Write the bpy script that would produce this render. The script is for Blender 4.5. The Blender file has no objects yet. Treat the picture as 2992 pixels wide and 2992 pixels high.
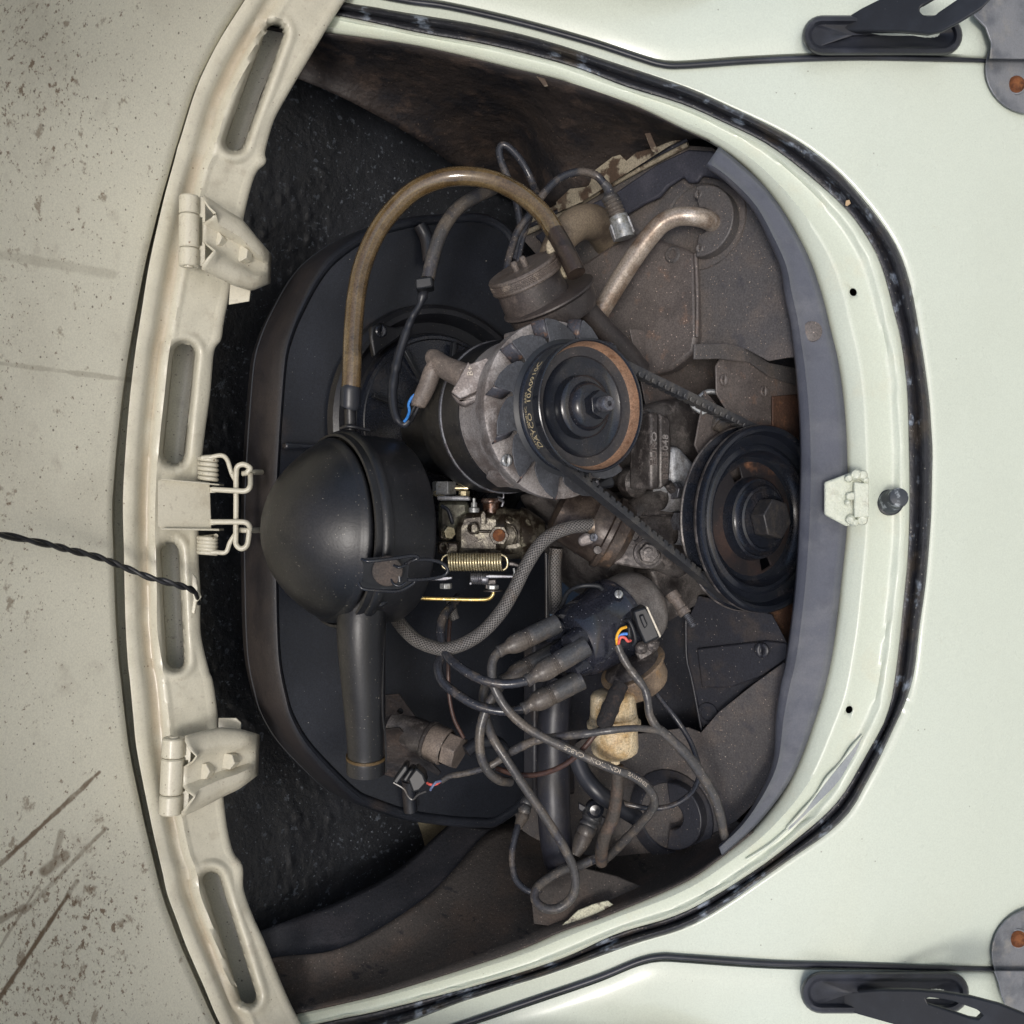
import bpy, math, random
from mathutils import Vector, noise as mnoise
from mathutils.geometry import tessellate_polygon
random.seed(7)
scene = bpy.context.scene
COL = scene.collection

# ------------------------------------------------------------------ camera
# The photograph was taken with the phone turned: image left is up, image top is the car's right.
PITCH = math.radians(35.0)
FPX, CPX = 3000.0, 1496.0                       # focal length and centre in photo pixels (2992 wide)
CAM = Vector((0.0, -0.648, 1.144))
cp_, sp_ = math.cos(PITCH), math.sin(PITCH)
VV = Vector((0, cp_, -sp_))                     # view direction
RR = Vector((0, -sp_, -cp_))                    # image right
UU = Vector((1, 0, 0))                          # image up
cam_data = bpy.data.cameras.new('camera')
cam_data.sensor_width = 36.0
cam_data.lens = 36.0 * FPX / 2992.0
cam_data.clip_start = 0.02
cam_data.clip_end = 2000
cam = bpy.data.objects.new('camera', cam_data)
COL.objects.link(cam)
from mathutils import Matrix
mw = Matrix((RR, UU, -VV)).transposed().to_4x4()
mw.translation = CAM
cam.matrix_world = mw
scene.camera = cam

# ------------------------------------------------------------------ light
SUN_EL, SUN_AZ = math.radians(43), math.radians(192)      # azimuth: from behind the photographer, a little to the left
world = bpy.data.worlds.new('World')
scene.world = world
world.use_nodes = True
wn = world.node_tree
wn.nodes.clear()
sky = wn.nodes.new('ShaderNodeTexSky')
sky.sky_type = 'NISHITA'
sky.sun_disc = False
sky.sun_elevation = SUN_EL
sky.sun_rotation = SUN_AZ
sky.air_density = 1.0
sky.dust_density = 2.6
sky.ozone_density = 0.6
bg = wn.nodes.new('ShaderNodeBackground')
bg.inputs['Strength'].default_value = 0.13
wo = wn.nodes.new('ShaderNodeOutputWorld')
wn.links.new(sky.outputs[0], bg.inputs[0])
wn.links.new(bg.outputs[0], wo.inputs[0])
sl = bpy.data.lights.new('sun', 'SUN')
sl.energy = 1.5
sl.angle = math.radians(12)
sl.color = (1.0, 0.975, 0.94)
so = bpy.data.objects.new('sun', sl)
COL.objects.link(so)
sd = Vector((math.sin(SUN_AZ) * math.cos(SUN_EL), math.cos(SUN_AZ) * math.cos(SUN_EL), math.sin(SUN_EL)))
so.rotation_euler = sd.to_track_quat('Z', 'Y').to_euler()
so.location = (0, -3, 4)
vs = scene.view_settings
vs.view_transform = 'Standard'
vs.look = 'None'
vs.exposure = 0.0
vs.gamma = 1.0
vs.use_curve_mapping = False
scene.display_settings.display_device = 'sRGB'
scene.cycles.max_bounces = 8
scene.cycles.diffuse_bounces = 4
scene.cycles.glossy_bounces = 3

# ------------------------------------------------------------------ geometry helpers
def P(x, y, d):                                  # photo pixel at distance d along the optical axis
    return CAM + d * (VV + ((x - CPX) / FPX) * RR + ((CPX - y) / FPX) * UU)
def PY(x, y, Y):                                 # photo pixel on the plane world-y = Y
    r = (x - CPX) / FPX
    return P(x, y, (Y - CAM.y) / (cp_ - r * sp_))
TS = .35                                         # the engine tin slopes down towards the rear of the car
TN = Vector((0, -TS, 1)).normalized()
TY = Vector((0, 1, TS)).normalized()
def PZ(x, y, Z):                                 # photo pixel on the sloping tin plane
    return P(x, y, dZ(x, Z))
def dY(x, Y):
    return (Y - CAM.y) / (cp_ - (x - CPX) / FPX * sp_)
def dZ(x, Z):
    r = (x - CPX) / FPX
    return (CAM.z - Z - TS * (CAM.y - .09)) / (sp_ + r * cp_ + TS * (cp_ - r * sp_))

WL = {}
def thing(name, label, cat, loc, group=None):
    o = bpy.data.objects.new(name, None)
    COL.objects.link(o)
    o.location = loc
    o.empty_display_size = 0.02
    WL[o.name] = Vector(loc)
    o['label'] = label
    o['category'] = cat
    if group:
        o['group'] = group
    return o
def tag(o, label, cat, group=None):
    o['label'] = label
    o['category'] = cat
    if group:
        o['group'] = group
    return o
def build(name, verts, faces, mat, parent=None, smooth=35, uv=None, kind=None):
    vs_ = [Vector(v) for v in verts]
    lo = Vector([min(v[i] for v in vs_) for i in range(3)])
    hi = Vector([max(v[i] for v in vs_) for i in range(3)])
    c = (lo + hi) / 2
    me = bpy.data.meshes.new(name)
    me.from_pydata([v - c for v in vs_], [], faces)
    if uv is not None:
        lay = me.uv_layers.new(name='UVMap')
        for lp in me.loops:
            lay.data[lp.index].uv = uv[lp.vertex_index]
    me.update()
    if mat is not None:
        me.materials.append(mat)
    if smooth:
        me.polygons.foreach_set('use_smooth', [True] * len(me.polygons))
        me.set_sharp_from_angle(angle=math.radians(smooth))
    o = bpy.data.objects.new(name, me)
    COL.objects.link(o)
    WL[o.name] = c
    if parent is not None:
        o.parent = parent
        o.location = c - WL[parent.name]
    else:
        o.location = c
    if kind:
        o['kind'] = kind
    return o
def clone(o, parent, delta):
    c = o.copy()
    COL.objects.link(c)
    c.parent = parent
    WL[c.name] = WL[o.name] + delta
    c.location = WL[c.name] - (WL[parent.name] if parent is not None else Vector((0, 0, 0)))
    return c
def bevel(o, w, seg=2, ang=30):
    m = o.modifiers.new('bevel', 'BEVEL')
    m.width = w
    m.segments = seg
    m.limit_method = 'ANGLE'
    m.angle_limit = math.radians(ang)
    m.harden_normals = False
    return o
def solid(o, t, off=-1.0):
    m = o.modifiers.new('solid', 'SOLIDIFY')
    m.thickness = t
    m.offset = off
    return o
def bake(o):                                     # apply the modifiers
    dg = bpy.context.evaluated_depsgraph_get()
    me = bpy.data.meshes.new_from_object(o.evaluated_get(dg))
    o.modifiers.clear()
    o.data = me
    return o
def cut(o, cutters):
    import bmesh
    bm = bmesh.new()
    bm.from_mesh(o.data)
    bmesh.ops.recalc_face_normals(bm, faces=bm.faces)
    bm.to_mesh(o.data)
    bm.free()
    for c in cutters:
        m = o.modifiers.new('cut', 'BOOLEAN')
        m.operation = 'DIFFERENCE'
        m.solver = 'EXACT'
        m.use_self = True
        m.object = c
    bpy.context.view_layer.update()
    bake(o)
    for c in cutters:
        bpy.data.objects.remove(c)
    return o
def cr(pts, n=8, closed=False):                  # Catmull-Rom through the points
    pts = [tuple(p) for p in pts]
    k = len(pts)
    out = []
    rng = range(k) if closed else range(k - 1)
    for i in rng:
        if closed:
            p0, p1, p2, p3 = pts[i - 1], pts[i], pts[(i + 1) % k], pts[(i + 2) % k]
        else:
            p1, p2 = pts[i], pts[i + 1]
            p0 = pts[i - 1] if i > 0 else tuple(2 * a - b for a, b in zip(p1, p2))
            p3 = pts[i + 2] if i + 2 < k else tuple(2 * b - a for a, b in zip(p1, p2))
        for j in range(n):
            t = j / n
            out.append(tuple(0.5 * (2 * b + (c - a) * t + (2 * a - 5 * b + 4 * c - d) * t * t + (3 * b - a - 3 * c + d) * t ** 3)
                             for a, b, c, d in zip(p0, p1, p2, p3)))
    if not closed:
        out.append(pts[-1])
    return out
def resample(pts, n):                            # even arc-length resampling of a polyline of tuples (length from the first two)
    L = [0.0]
    for a, b in zip(pts, pts[1:]):
        L.append(L[-1] + math.hypot(b[0] - a[0], b[1] - a[1]))
    out = []
    j = 0
    for i in range(n):
        s = L[-1] * i / (n - 1)
        while j < len(pts) - 2 and L[j + 1] < s:
            j += 1
        t = (s - L[j]) / max(1e-9, L[j + 1] - L[j])
        out.append(tuple(a + (b - a) * t for a, b in zip(pts[j], pts[j + 1])))
    return out
def frame(ax):
    ax = Vector(ax).normalized()
    ref = Vector((1, 0, 0)) if abs(ax.x) < 0.8 else Vector((0, 0, 1))
    e1 = (ref - ax * ref.dot(ax)).normalized()
    return ax, e1, ax.cross(e1)
def sweep(name, path, radii, mat, parent=None, seg=10, caps=True, kind=None):   # world path, radius per point
    n = len(path)
    T = []
    for i in range(n):
        t = (path[min(i + 1, n - 1)] - path[max(i - 1, 0)])
        T.append(t.normalized() if t.length > 1e-9 else Vector((0, 0, 1)))
    _, e1, _ = frame(T[0])
    verts, uv, faces = [], [], []
    acc = 0.0
    rm = sum(radii) / n
    for i in range(n):
        if i:
            acc += (path[i] - path[i - 1]).length
            e1 = (e1 - T[i] * e1.dot(T[i])).normalized()
        e2 = T[i].cross(e1)
        for k in range(seg):
            a = 2 * math.pi * k / seg
            verts.append(path[i] + (e1 * math.cos(a) + e2 * math.sin(a)) * radii[i])
            uv.append((k / seg, acc / (2 * math.pi * rm)))
    for i in range(n - 1):
        for k in range(seg):
            a, b = i * seg + k, i * seg + (k + 1) % seg
            faces.append((a, b, b + seg, a + seg))
    if caps:
        faces.append(tuple(reversed(range(seg))))
        faces.append(tuple(range((n - 1) * seg, n * seg)))
    return build(name, verts, faces, mat, parent, 50, uv, kind)
def tube(name, pts, r, mat, parent=None, seg=10, n=7, caps=True, wob=0.0):      # pts: (x, y, d[, r]) in photo pixels; r in pixels
    q = [tuple(p) if len(p) == 4 else tuple(p) + (r,) for p in pts]
    q = cr(q, n) if len(q) > 2 else [tuple(a + (b - a) * t / n for a, b in zip(q[0], q[1])) for t in range(n + 1)]
    path, rad = [], []
    for i, (x, y, d, rr) in enumerate(q):
        w = 1 + wob * mnoise.noise(Vector((x * .05, y * .05, 3.1)))
        path.append(P(x, y, d))
        rad.append(rr * d / FPX * w)
    return sweep(name, path, rad, mat, parent, seg, caps)
def wtube(name, pts, r, mat, parent=None, seg=10, n=6):                          # the same through world points
    q = cr([tuple(p) for p in pts], n) if len(pts) > 2 else [tuple(p) for p in pts]
    return sweep(name, [Vector(p) for p in q], [r] * len(q), mat, parent, seg)
def lathe(name, org, axis, prof, mat, parent=None, seg=48, smooth=35, arc=None, closed=False):     # prof: (height along axis, radius)
    ax, e1, e2 = frame(axis)
    org = Vector(org)
    verts, faces = [], []
    full = arc is None
    a0, a1 = (0, 2 * math.pi) if full else arc
    m = seg if full else seg + 1
    for h, r in prof:
        for k in range(m):
            a = a0 + (a1 - a0) * k / seg
            verts.append(org + ax * h + (e1 * math.cos(a) + e2 * math.sin(a)) * max(r, 1e-5))
    np_ = len(prof)
    for i in range(np_ - 1 + (1 if closed else 0)):
        i2 = (i + 1) % np_
        for k in range(seg):
            k2 = (k + 1) % m
            faces.append((i * m + k, i * m + k2, i2 * m + k2, i2 * m + k))
    return build(name, verts, faces, mat, parent, smooth)
def grid(name, rows, mat, parent=None, thick=0, smooth=50, uv=None, off=-1.0, flip=False, kind=None):
    n, m = len(rows), len(rows[0])
    verts = [v for row in rows for v in row]
    if uv is None:
        uv = [(i / (n - 1), j / (m - 1)) for i in range(n) for j in range(m)]
    faces = []
    for i in range(n - 1):
        for j in range(m - 1):
            f = (i * m + j, i * m + j + 1, (i + 1) * m + j + 1, (i + 1) * m + j)
            faces.append(tuple(reversed(f)) if flip else f)
    o = build(name, verts, faces, mat, parent, smooth, uv, kind)
    if thick:
        solid(o, thick, off)
    return o
def prism(name, poly, ext, mat, parent=None, bev=0, holes=(), seg=2, smooth=30):  # flat outline of world points pushed along ext
    ext = Vector(ext)
    loops = [list(map(Vector, poly))] + [list(map(Vector, h)) for h in holes]
    flat = [v for lp in loops for v in lp]
    n = len(flat)
    verts = flat + [v + ext for v in flat]
    faces = []
    for t in tessellate_polygon(loops):
        faces.append(tuple(t))
        faces.append(tuple(n + i for i in reversed(t)))
    s = 0
    for lp in loops:
        k = len(lp)
        for i in range(k):
            a, b = s + i, s + (i + 1) % k
            faces.append((a, b, b + n, a + n))
        s += k
    import bmesh
    o = build(name, verts, faces, mat, parent, 0)
    bm = bmesh.new()
    bm.from_mesh(o.data)
    bmesh.ops.recalc_face_normals(bm, faces=bm.faces)
    bmesh.ops.dissolve_limit(bm, angle_limit=0.01, verts=bm.verts, edges=bm.edges)
    bm.to_mesh(o.data)
    bm.free()
    if bev:
        bevel(o, bev, seg)
    o.data.polygons.foreach_set('use_smooth', [True] * len(o.data.polygons))
    o.data.set_sharp_from_angle(angle=math.radians(smooth))
    return o
def pxprism(name, pts, d, depth, mat, parent=None, bev=0.001, holes=(), ext=None):  # outline in photo pixels, d a number or a function
    f = d if callable(d) else (lambda x, y: d)
    c = [P(x, y, f(x, y)) for x, y in pts]
    h = [[P(x, y, f(x, y)) for x, y in hh] for hh in holes]
    return prism(name, c, (VV * depth) if ext is None else ext, mat, parent, bev, h)
def yprism(name, pts, Y, depth, mat, parent=None, bev=0.001, holes=()):             # outline on a plane facing the rear of the car
    return prism(name, [PY(x, y, Y) for x, y in pts], Vector((0, depth, 0)), mat, parent, bev, [[PY(x, y, Y) for x, y in h] for h in holes])
def zprism(name, pts, Z, depth, mat, parent=None, bev=0.001, holes=()):             # outline on a level plane
    return prism(name, [PZ(x, y, Z) for x, y in pts], TN * -depth, mat, parent, bev, [[PZ(x, y, Z) for x, y in h] for h in holes])
def box(name, c, ax, size, mat, parent=None, bev=0.001):
    a, e1, e2 = frame(ax)
    c = Vector(c)
    sx, sy, sz = size[0] / 2, size[1] / 2, size[2] / 2
    poly = [c - a * sx + e1 * u * sy + e2 * v * sz for u, v in ((-1, -1), (1, -1), (1, 1), (-1, 1))]
    return prism(name, poly, a * 2 * sx, mat, parent, bev)
def hexnut(name, c, ax, r, h, mat, parent=None, rot=0.3, bev=0.0006):
    a, e1, e2 = frame(ax)
    poly = [Vector(c) + (e1 * math.cos(rot + k * math.pi / 3) + e2 * math.sin(rot + k * math.pi / 3)) * r for k in range(6)]
    return prism(name, poly, a * h, mat, parent, bev)
def disc(c, ax, r, n=20, off=0.0):
    a, e1, e2 = frame(ax)
    return [Vector(c) + a * off + (e1 * math.cos(2 * math.pi * k / n) + e2 * math.sin(2 * math.pi * k / n)) * r for k in range(n)]
def screw(name, c, ax, r, mat, parent=None, h=0.002, slot=True):
    a, e1, e2 = frame(ax)
    w = r * 0.16
    if not slot:
        return lathe(name, c, ax, [(0, r), (h * .6, r), (h, r * .75), (h * 1.1, 0)], mat, parent, 20)
    o = lathe(name, c, ax, [(-h, r), (h * .5, r), (h, r * .8), (h, 0), (-h, 0)], mat, parent, 20)
    q = [Vector(c) + e1 * s * r * 1.2 + e2 * t * w + a * h * .3 for s, t in ((-1, -1), (1, -1), (1, 1), (-1, 1))]
    cu = prism('cutter', q, a * h * 2, None)
    return cut(o, [cu])
def lettering(name, txt, size, fn, mat, parent, thick=0.0, sx=1.0):       # flat print: letters laid on a surface through fn(u, v)
    cu = bpy.data.curves.new('letters', 'FONT')
    cu.body = txt
    cu.size = size
    cu.resolution_u = 2
    ob = bpy.data.objects.new('letters', cu)
    COL.objects.link(ob)
    bpy.context.view_layer.update()
    me = bpy.data.meshes.new_from_object(ob.evaluated_get(bpy.context.evaluated_depsgraph_get()))
    vv = [fn(v.co.x * sx, v.co.y) for v in me.vertices]
    ff = [tuple(p.vertices) for p in me.polygons]
    bpy.data.objects.remove(ob)
    o = build(name, vv, ff, mat, parent, 0)
    if thick:
        solid(o, thick, 0)
    return o

# ------------------------------------------------------------------ materials
def lin(h):
    h = h.lstrip('#')
    out = []
    for i in (0, 2, 4):
        c = int(h[i:i + 2], 16) / 255
        out.append(c / 12.92 if c <= 0.04045 else ((c + 0.055) / 1.055) ** 2.4)
    return tuple(out) + (1.0,)
def col(c):
    if isinstance(c, str):
        c = lin(c)
        return tuple(min(.9, a * g) for a, g in zip(c, Mat.GAIN)) + (1.0,)
    return (tuple(c) + (1.0,))[:4]
class Mat:
    GAIN = (1.0, 1.0, 1.0)
    GR = .05                                     # strength of the fine dust grain
    VS, SS, SZ = 1.0, 1.0, 1.0                    # scale of patches and of grains for the group of materials being made
    def __init__(s, name, base, rough=0.5, metal=0.0, spec=0.5, coat=0.0):
        s.m = bpy.data.materials.new(name)
        s.m.use_nodes = True
        s.t = s.m.node_tree
        s.b = s.t.nodes['Principled BSDF']
        s.b.inputs['Metallic'].default_value = metal
        s.b.inputs['Roughness'].default_value = rough
        s.b.inputs['Specular IOR Level'].default_value = spec
        s.b.inputs['Coat Weight'].default_value = coat
        s.b.inputs['Coat Roughness'].default_value = 0.12
        s.tc = s.n('ShaderNodeTexCoord')
        rgb = s.n('ShaderNodeRGB')
        rgb.outputs[0].default_value = col(base)
        s.c = rgb.outputs[0]
        s.h = None
        s.k = 0
    def n(s, t):
        return s.t.nodes.new(t)
    def l(s, a, b):
        s.t.links.new(a, b)
    def math(s, op, a, b=0.0, c=None):
        q = s.n('ShaderNodeMath')
        q.operation = op
        for i, v in enumerate((a, b, c)):
            if v is None:
                continue
            if isinstance(v, (int, float)):
                q.inputs[i].default_value = v
            else:
                s.l(v, q.inputs[i])
        return q.outputs[0]
    def ramp(s, v, lo, hi, a=0.0, b=1.0):
        q = s.n('ShaderNodeMapRange')
        q.interpolation_type = 'SMOOTHSTEP'
        q.inputs['From Min'].default_value = lo
        q.inputs['From Max'].default_value = hi
        q.inputs['To Min'].default_value = a
        q.inputs['To Max'].default_value = b
        s.l(v, q.inputs['Value'])
        return q.outputs[0]
    def vec(s, src='Object', scale=(1, 1, 1)):
        v = s.tc.outputs[src]
        s.k += 1
        q = s.n('ShaderNodeMapping')
        q.inputs['Scale'].default_value = scale
        q.inputs['Location'].default_value = (s.k * 3.17, s.k * 1.31, s.k * 2.71)
        s.l(v, q.inputs['Vector'])
        return q.outputs[0]
    def noise(s, scale, detail=5, rough=.6, src='Object', sc=(1, 1, 1), dist=0.0):
        q = s.n('ShaderNodeTexNoise')
        q.inputs['Scale'].default_value = scale
        q.inputs['Detail'].default_value = detail
        q.inputs['Roughness'].default_value = rough
        q.inputs['Distortion'].default_value = dist
        s.l(s.vec(src, sc), q.inputs['Vector'])
        return q.outputs[0]
    def mix(s, fac, c):
        q = s.n('ShaderNodeMix')
        q.data_type = 'RGBA'
        if isinstance(fac, (int, float)):
            q.inputs[0].default_value = fac
        else:
            s.l(fac, q.inputs[0])
        s.l(s.c, q.inputs[6])
        if isinstance(c, (str, tuple)):
            q.inputs[7].default_value = col(c)
        else:
            s.l(c, q.inputs[7])
        s.c = q.outputs[2]
        return s
    def var(s, c, scale, lo=.45, hi=.65, amt=1.0, detail=5, sc=(1, 1, 1), dist=0.0):      # patches of another colour
        return s.mix(s.ramp(s.noise(scale * s.VS, detail, sc=sc, dist=dist), lo, hi, 0, amt), c)
    def specks(s, c, scale, size=.18, gate=.6, amt=1.0):                                     # scattered grains
        q = s.n('ShaderNodeTexVoronoi')
        q.inputs['Scale'].default_value = scale * s.SS
        s.l(s.vec(), q.inputs['Vector'])
        size = size * s.SZ
        near = s.ramp(q.outputs['Distance'], size, size * .5)
        sep = s.n('ShaderNodeSeparateColor')
        s.l(q.outputs['Color'], sep.inputs[0])
        g = s.math('GREATER_THAN', sep.outputs[0], gate)
        return s.mix(s.math('MULTIPLY', s.math('MULTIPLY', near, g), amt), c)
    def dust(s, c, amt=.7, lo=.1, hi=.9, scale=60):                                          # settles on what faces up
        g = s.n('ShaderNodeNewGeometry')
        sp = s.n('ShaderNodeSeparateXYZ')
        s.l(g.outputs['Normal'], sp.inputs[0])
        f = s.ramp(sp.outputs[2], lo, hi)
        f = s.math('MULTIPLY', f, s.ramp(s.noise(scale), .3, .65, .25, amt))
        s.mix(f, c)
        r = s.b.inputs['Roughness']
        s.l(s.ramp(f, 0, 1, r.default_value, .85), r)
        return s
    def rvar(s, scale, lo, hi):
        s.l(s.ramp(s.noise(scale), .3, .7, lo, hi), s.b.inputs['Roughness'])
        return s
    def bump(s, scale, strength=.3, dist=.001, detail=4, rough=.6, sc=(1, 1, 1), src=None):
        hgt = src if src is not None else s.noise(scale, detail, rough, sc=sc)
        q = s.n('ShaderNodeBump')
        q.inputs['Strength'].default_value = strength
        q.inputs['Distance'].default_value = dist
        s.l(hgt, q.inputs['Height'])
        if s.h is not None:
            s.l(s.h, q.inputs['Normal'])
        s.h = q.outputs[0]
        return s
    def done(s):
        g = s.n('ShaderNodeVectorMath')
        g.operation = 'SCALE'
        s.l(s.c, g.inputs[0])
        s.l(s.ramp(s.noise(620, 2, .7), .3, .7, 1 - s.GR, 1 + s.GR), g.inputs['Scale'])
        s.l(g.outputs[0], s.b.inputs['Base Color'])
        if s.h is not None:
            s.l(s.h, s.b.inputs['Normal'])
        return s.m
# cream paint: outside panels, the flange, and the sooty inside of the lid
paint = Mat('cream_paint', (.60, .65, .56), .28, 0, .5, .35).var((.565, .61, .52), 5, .4, .7, .7).var((.52, .53, .43), 40, .66, .8, .35).specks((.16, .14, .11), 90, .09, .9, .6).specks((.3, .27, .2), 300, .16, .9, .4).rvar(12, .2, .42).bump(5, .12, .012, 2).bump(300, .04, .0006).done()
paint_flange = Mat('cream_paint_thick', (.60, .645, .54), .38, 0, .5, .15).var((.60, .60, .47), 30, .5, .75, .6).specks((.2, .16, .1), 150, .1, .93, .6).bump(55, .22, .002).bump(260, .08, .0008).done()
q = Mat('cream_paint_frame', (.56, .535, .435), .34, 0, .5, .2)
u_ = q.n('ShaderNodeSeparateXYZ')
q.l(q.tc.outputs['UV'], u_.inputs[0])
g1 = q.math('MULTIPLY', q.ramp(u_.outputs[1], .15, .23), q.ramp(u_.outputs[1], .38, .30))
q.mix(q.math('MULTIPLY', g1, q.ramp(q.noise(22, sc=(1, 1, .35)), .28, .6, .1, .6)), (.40, .31, .20))
q.var((.45, .42, .33), 14, .5, .72, .55).specks((.12, .08, .05), 160, .16, .88, .75).specks((.2, .15, .1), 420, .2, .8, .5)
q.var((.40, .36, .28), 55, .55, .72, .45).var((.34, .30, .24), 230, .58, .72, .4)
q.bump(45, .12, .0015).bump(300, .15, .0008)
paint_frame = q.done()
paint_hinge = Mat('cream_paint_hinge', (.55, .52, .42), .36, 0, .5, .15).var((.42, .38, .29), 40, .5, .68, .6).var((.34, .30, .24), 200, .56, .7, .45).var((.16, .08, .04), 75, .68, .72, .9).specks((.12, .08, .05), 200, .16, .8, .75).bump(60, .2, .0015).bump(300, .2, .0008).done()
paint_caked = Mat('caked_paint', (.60, .63, .52), .42, 0, .5, .1).var((.46, .45, .36), 60, .52, .7, .6).specks((.2, .16, .1), 200, .14, .85, .7).bump(70, .8, .004).bump(200, .5, .002).done()
Mat.GR = .07
q = Mat('cream_paint_sooty', (.75, .73, .61), .42, 0, .5, .1)
uvx = q.n('ShaderNodeSeparateXYZ')
q.l(q.tc.outputs['UV'], uvx.inputs[0])
UX, UY = uvx.outputs[0], uvx.outputs[1]
q.var((.54, .51, .42), 7, .45, .75, .5)
zone_bot = q.math('MULTIPLY', q.ramp(UY, .70, .90), q.ramp(UX, .20, .08))
zone_top = q.math('MULTIPLY', q.ramp(UY, .36, .06), q.ramp(UX, .20, .02))
zone = q.math('MAXIMUM', zone_bot, q.math('MULTIPLY', zone_top, .8))
zone = q.math('MAXIMUM', zone, q.ramp(UX, .10, -.02, 0, .45))
for sc_, lo_, am_ in ((60, .58, .6), (120, .585, .85), (240, .575, .8)):
    nz = q.noise(sc_, 4, .65)
    th = q.math('ADD', nz, q.math('MULTIPLY', zone, .085))
    q.mix(q.math('MULTIPLY', q.ramp(th, lo_ + .07, lo_ + .16), am_), (.17, .105, .06))
q.specks((.10, .075, .05), 105, .14, .78, .8).specks((.16, .12, .08), 240, .2, .72, .7).var((.50, .46, .38), 30, .58, .75, .5)
def streak(q, a, b, w, amt, c):
    ax_, ay_ = a[0] / 2992, a[1] / 2992
    bx_, by_ = b[0] / 2992, b[1] / 2992
    dx_, dy_ = bx_ - ax_, by_ - ay_
    L2 = dx_ * dx_ + dy_ * dy_
    px = q.math('SUBTRACT', UX, ax_)
    py = q.math('SUBTRACT', UY, ay_)
    t = q.math('DIVIDE', q.math('ADD', q.math('MULTIPLY', px, dx_), q.math('MULTIPLY', py, dy_)), L2)
    tn = q.n('ShaderNodeClamp')
    q.l(t, tn.inputs[0])
    t = tn.outputs[0]
    ex = q.math('SUBTRACT', px, q.math('MULTIPLY', t, dx_))
    ey = q.math('SUBTRACT', py, q.math('MULTIPLY', t, dy_))
    dist = q.math('SQRT', q.math('ADD', q.math('MULTIPLY', ex, ex), q.math('MULTIPLY', ey, ey)))
    dist = q.math('ADD', dist, q.math('MULTIPLY', q.math('SUBTRACT', q.noise(45), .5), .006))
    f = q.math('MULTIPLY', q.ramp(dist, w / 2992, w * .35 / 2992), q.ramp(q.noise(35), .3, .55, .25, amt))
    q.mix(f, c)
for a, b, w, am in (((-20, 2545), (290, 2256), 9, .9), ((-20, 2700), (70, 2650), 12, .6), ((70, 2665), (310, 2420), 9, .6), ((-20, 2945), (225, 2575), 10, .95), ((-20, 2800), (110, 2590), 6, .5), ((130, 2545), (190, 2500), 22, .75), ((160, 2500), (180, 2430), 12, .5)):
    streak(q, a, b, w, am, (.15, .10, .06))
for a, b, w, am in (((-10, 742), (330, 802), 20, .35), ((-10, 1060), (380, 1110), 10, .5)):
    streak(q, a, b, w, am, (.34, .31, .24))
q.bump(220, .06, .0006)
paint_soot = q.done()

rubber = Mat('weathered_rubber', '2b2c31', .42, 0, .5).var('4a4237', 26, .5, .7, .6).var('8d97a4', 34, .56, .66, .75).var('16161a', 90, .6, .68, .8).specks('9f9a90', 260, .2, .8, .7).bump(90, .6, .003).bump(240, .5, .0015).done()
rubber_smooth = Mat('black_rubber', '24262c', .36, 0, .5).var('3c3f49', 14, .45, .7, .7).specks('777777', 300, .14, .9, .6).bump(140, .1, .001).done()
apron_rubber = Mat('blue_black_apron', '5c5f69', .36, 0, .5).var('76777c', 18, .45, .7, .7, sc=(1, 1, .3)).var('4d505a', 40, .5, .7, .5).specks('8a857c', 330, .13, .85, .6).bump(60, .10, .0015).done()
galv = Mat('grey_sheet_metal', '84868a', .42, .35, .5).var('5d6168', 22, .45, .65, .8).var('9b978f', 60, .5, .7, .5).specks('5a3a26', 260, .15, .9, .6).bump(120, .08, .001).done()
black_steel = Mat('satin_black_steel', '1d1f23', .45, .0, .5).var('31353c', 16, .45, .7, .7).specks('6a6a6a', 260, .12, .92, .5).bump(160, .1, .0008).done()
rust = Mat('rusty_steel', '7a4a2c', .75, .1, .3).var('4a2c1c', 60, .4, .65, .9).var('a06a3e', 120, .5, .7, .6).bump(200, .4, .0012).done()
hole_dark = Mat('painted_hole_shade', (.02, .02, .02), .8).done()  # near-black colour standing in for the shade inside openings

# ------------------------------------------------------------------ body curves in photo pixels
EDGE = [(640, 68), (800, 82), (1000, 106), (1233, 140), (1492, 202), (1657, 243), (1694, 264), (1849, 311), (1992, 380), (2070, 414), (2147, 466), (2215, 528),
        (2282, 611), (2328, 688), (2370, 776), (2401, 870), (2422, 958), (2442, 1040), (2458, 1130), (2468, 1250), (2473, 1400), (2471, 1538), (2458, 1673),
        (2442, 1828), (2409, 2000), (2375, 2111), (2334, 2225), (2282, 2323), (2199, 2422), (2095, 2504), (1992, 2572), (1776, 2665), (1637, 2714),
        (1497, 2774), (1171, 2880), (1000, 2924), (800, 2968), (640, 3000)]
SEAL_IN = [(640, -5), (800, 18), (1000, 49), (1233, 98), (1440, 135), (1668, 194), (1828, 254), (1992, 305), (2121, 362), (2240, 422), (2354, 507), (2473, 616),
           (2546, 719), (2582, 807), (2608, 906), (2631, 1000), (2647, 1129), (2652, 1259), (2655, 1414), (2652, 1595), (2636, 1776), (2613, 1980),
           (2587, 2095), (2535, 2194), (2447, 2339), (2323, 2453), (2184, 2556), (1996, 2665), (1802, 2727), (1642, 2799), (1414, 2872), (1119, 2950),
           (1000, 2975), (800, 3020), (640, 3055)]
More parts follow.
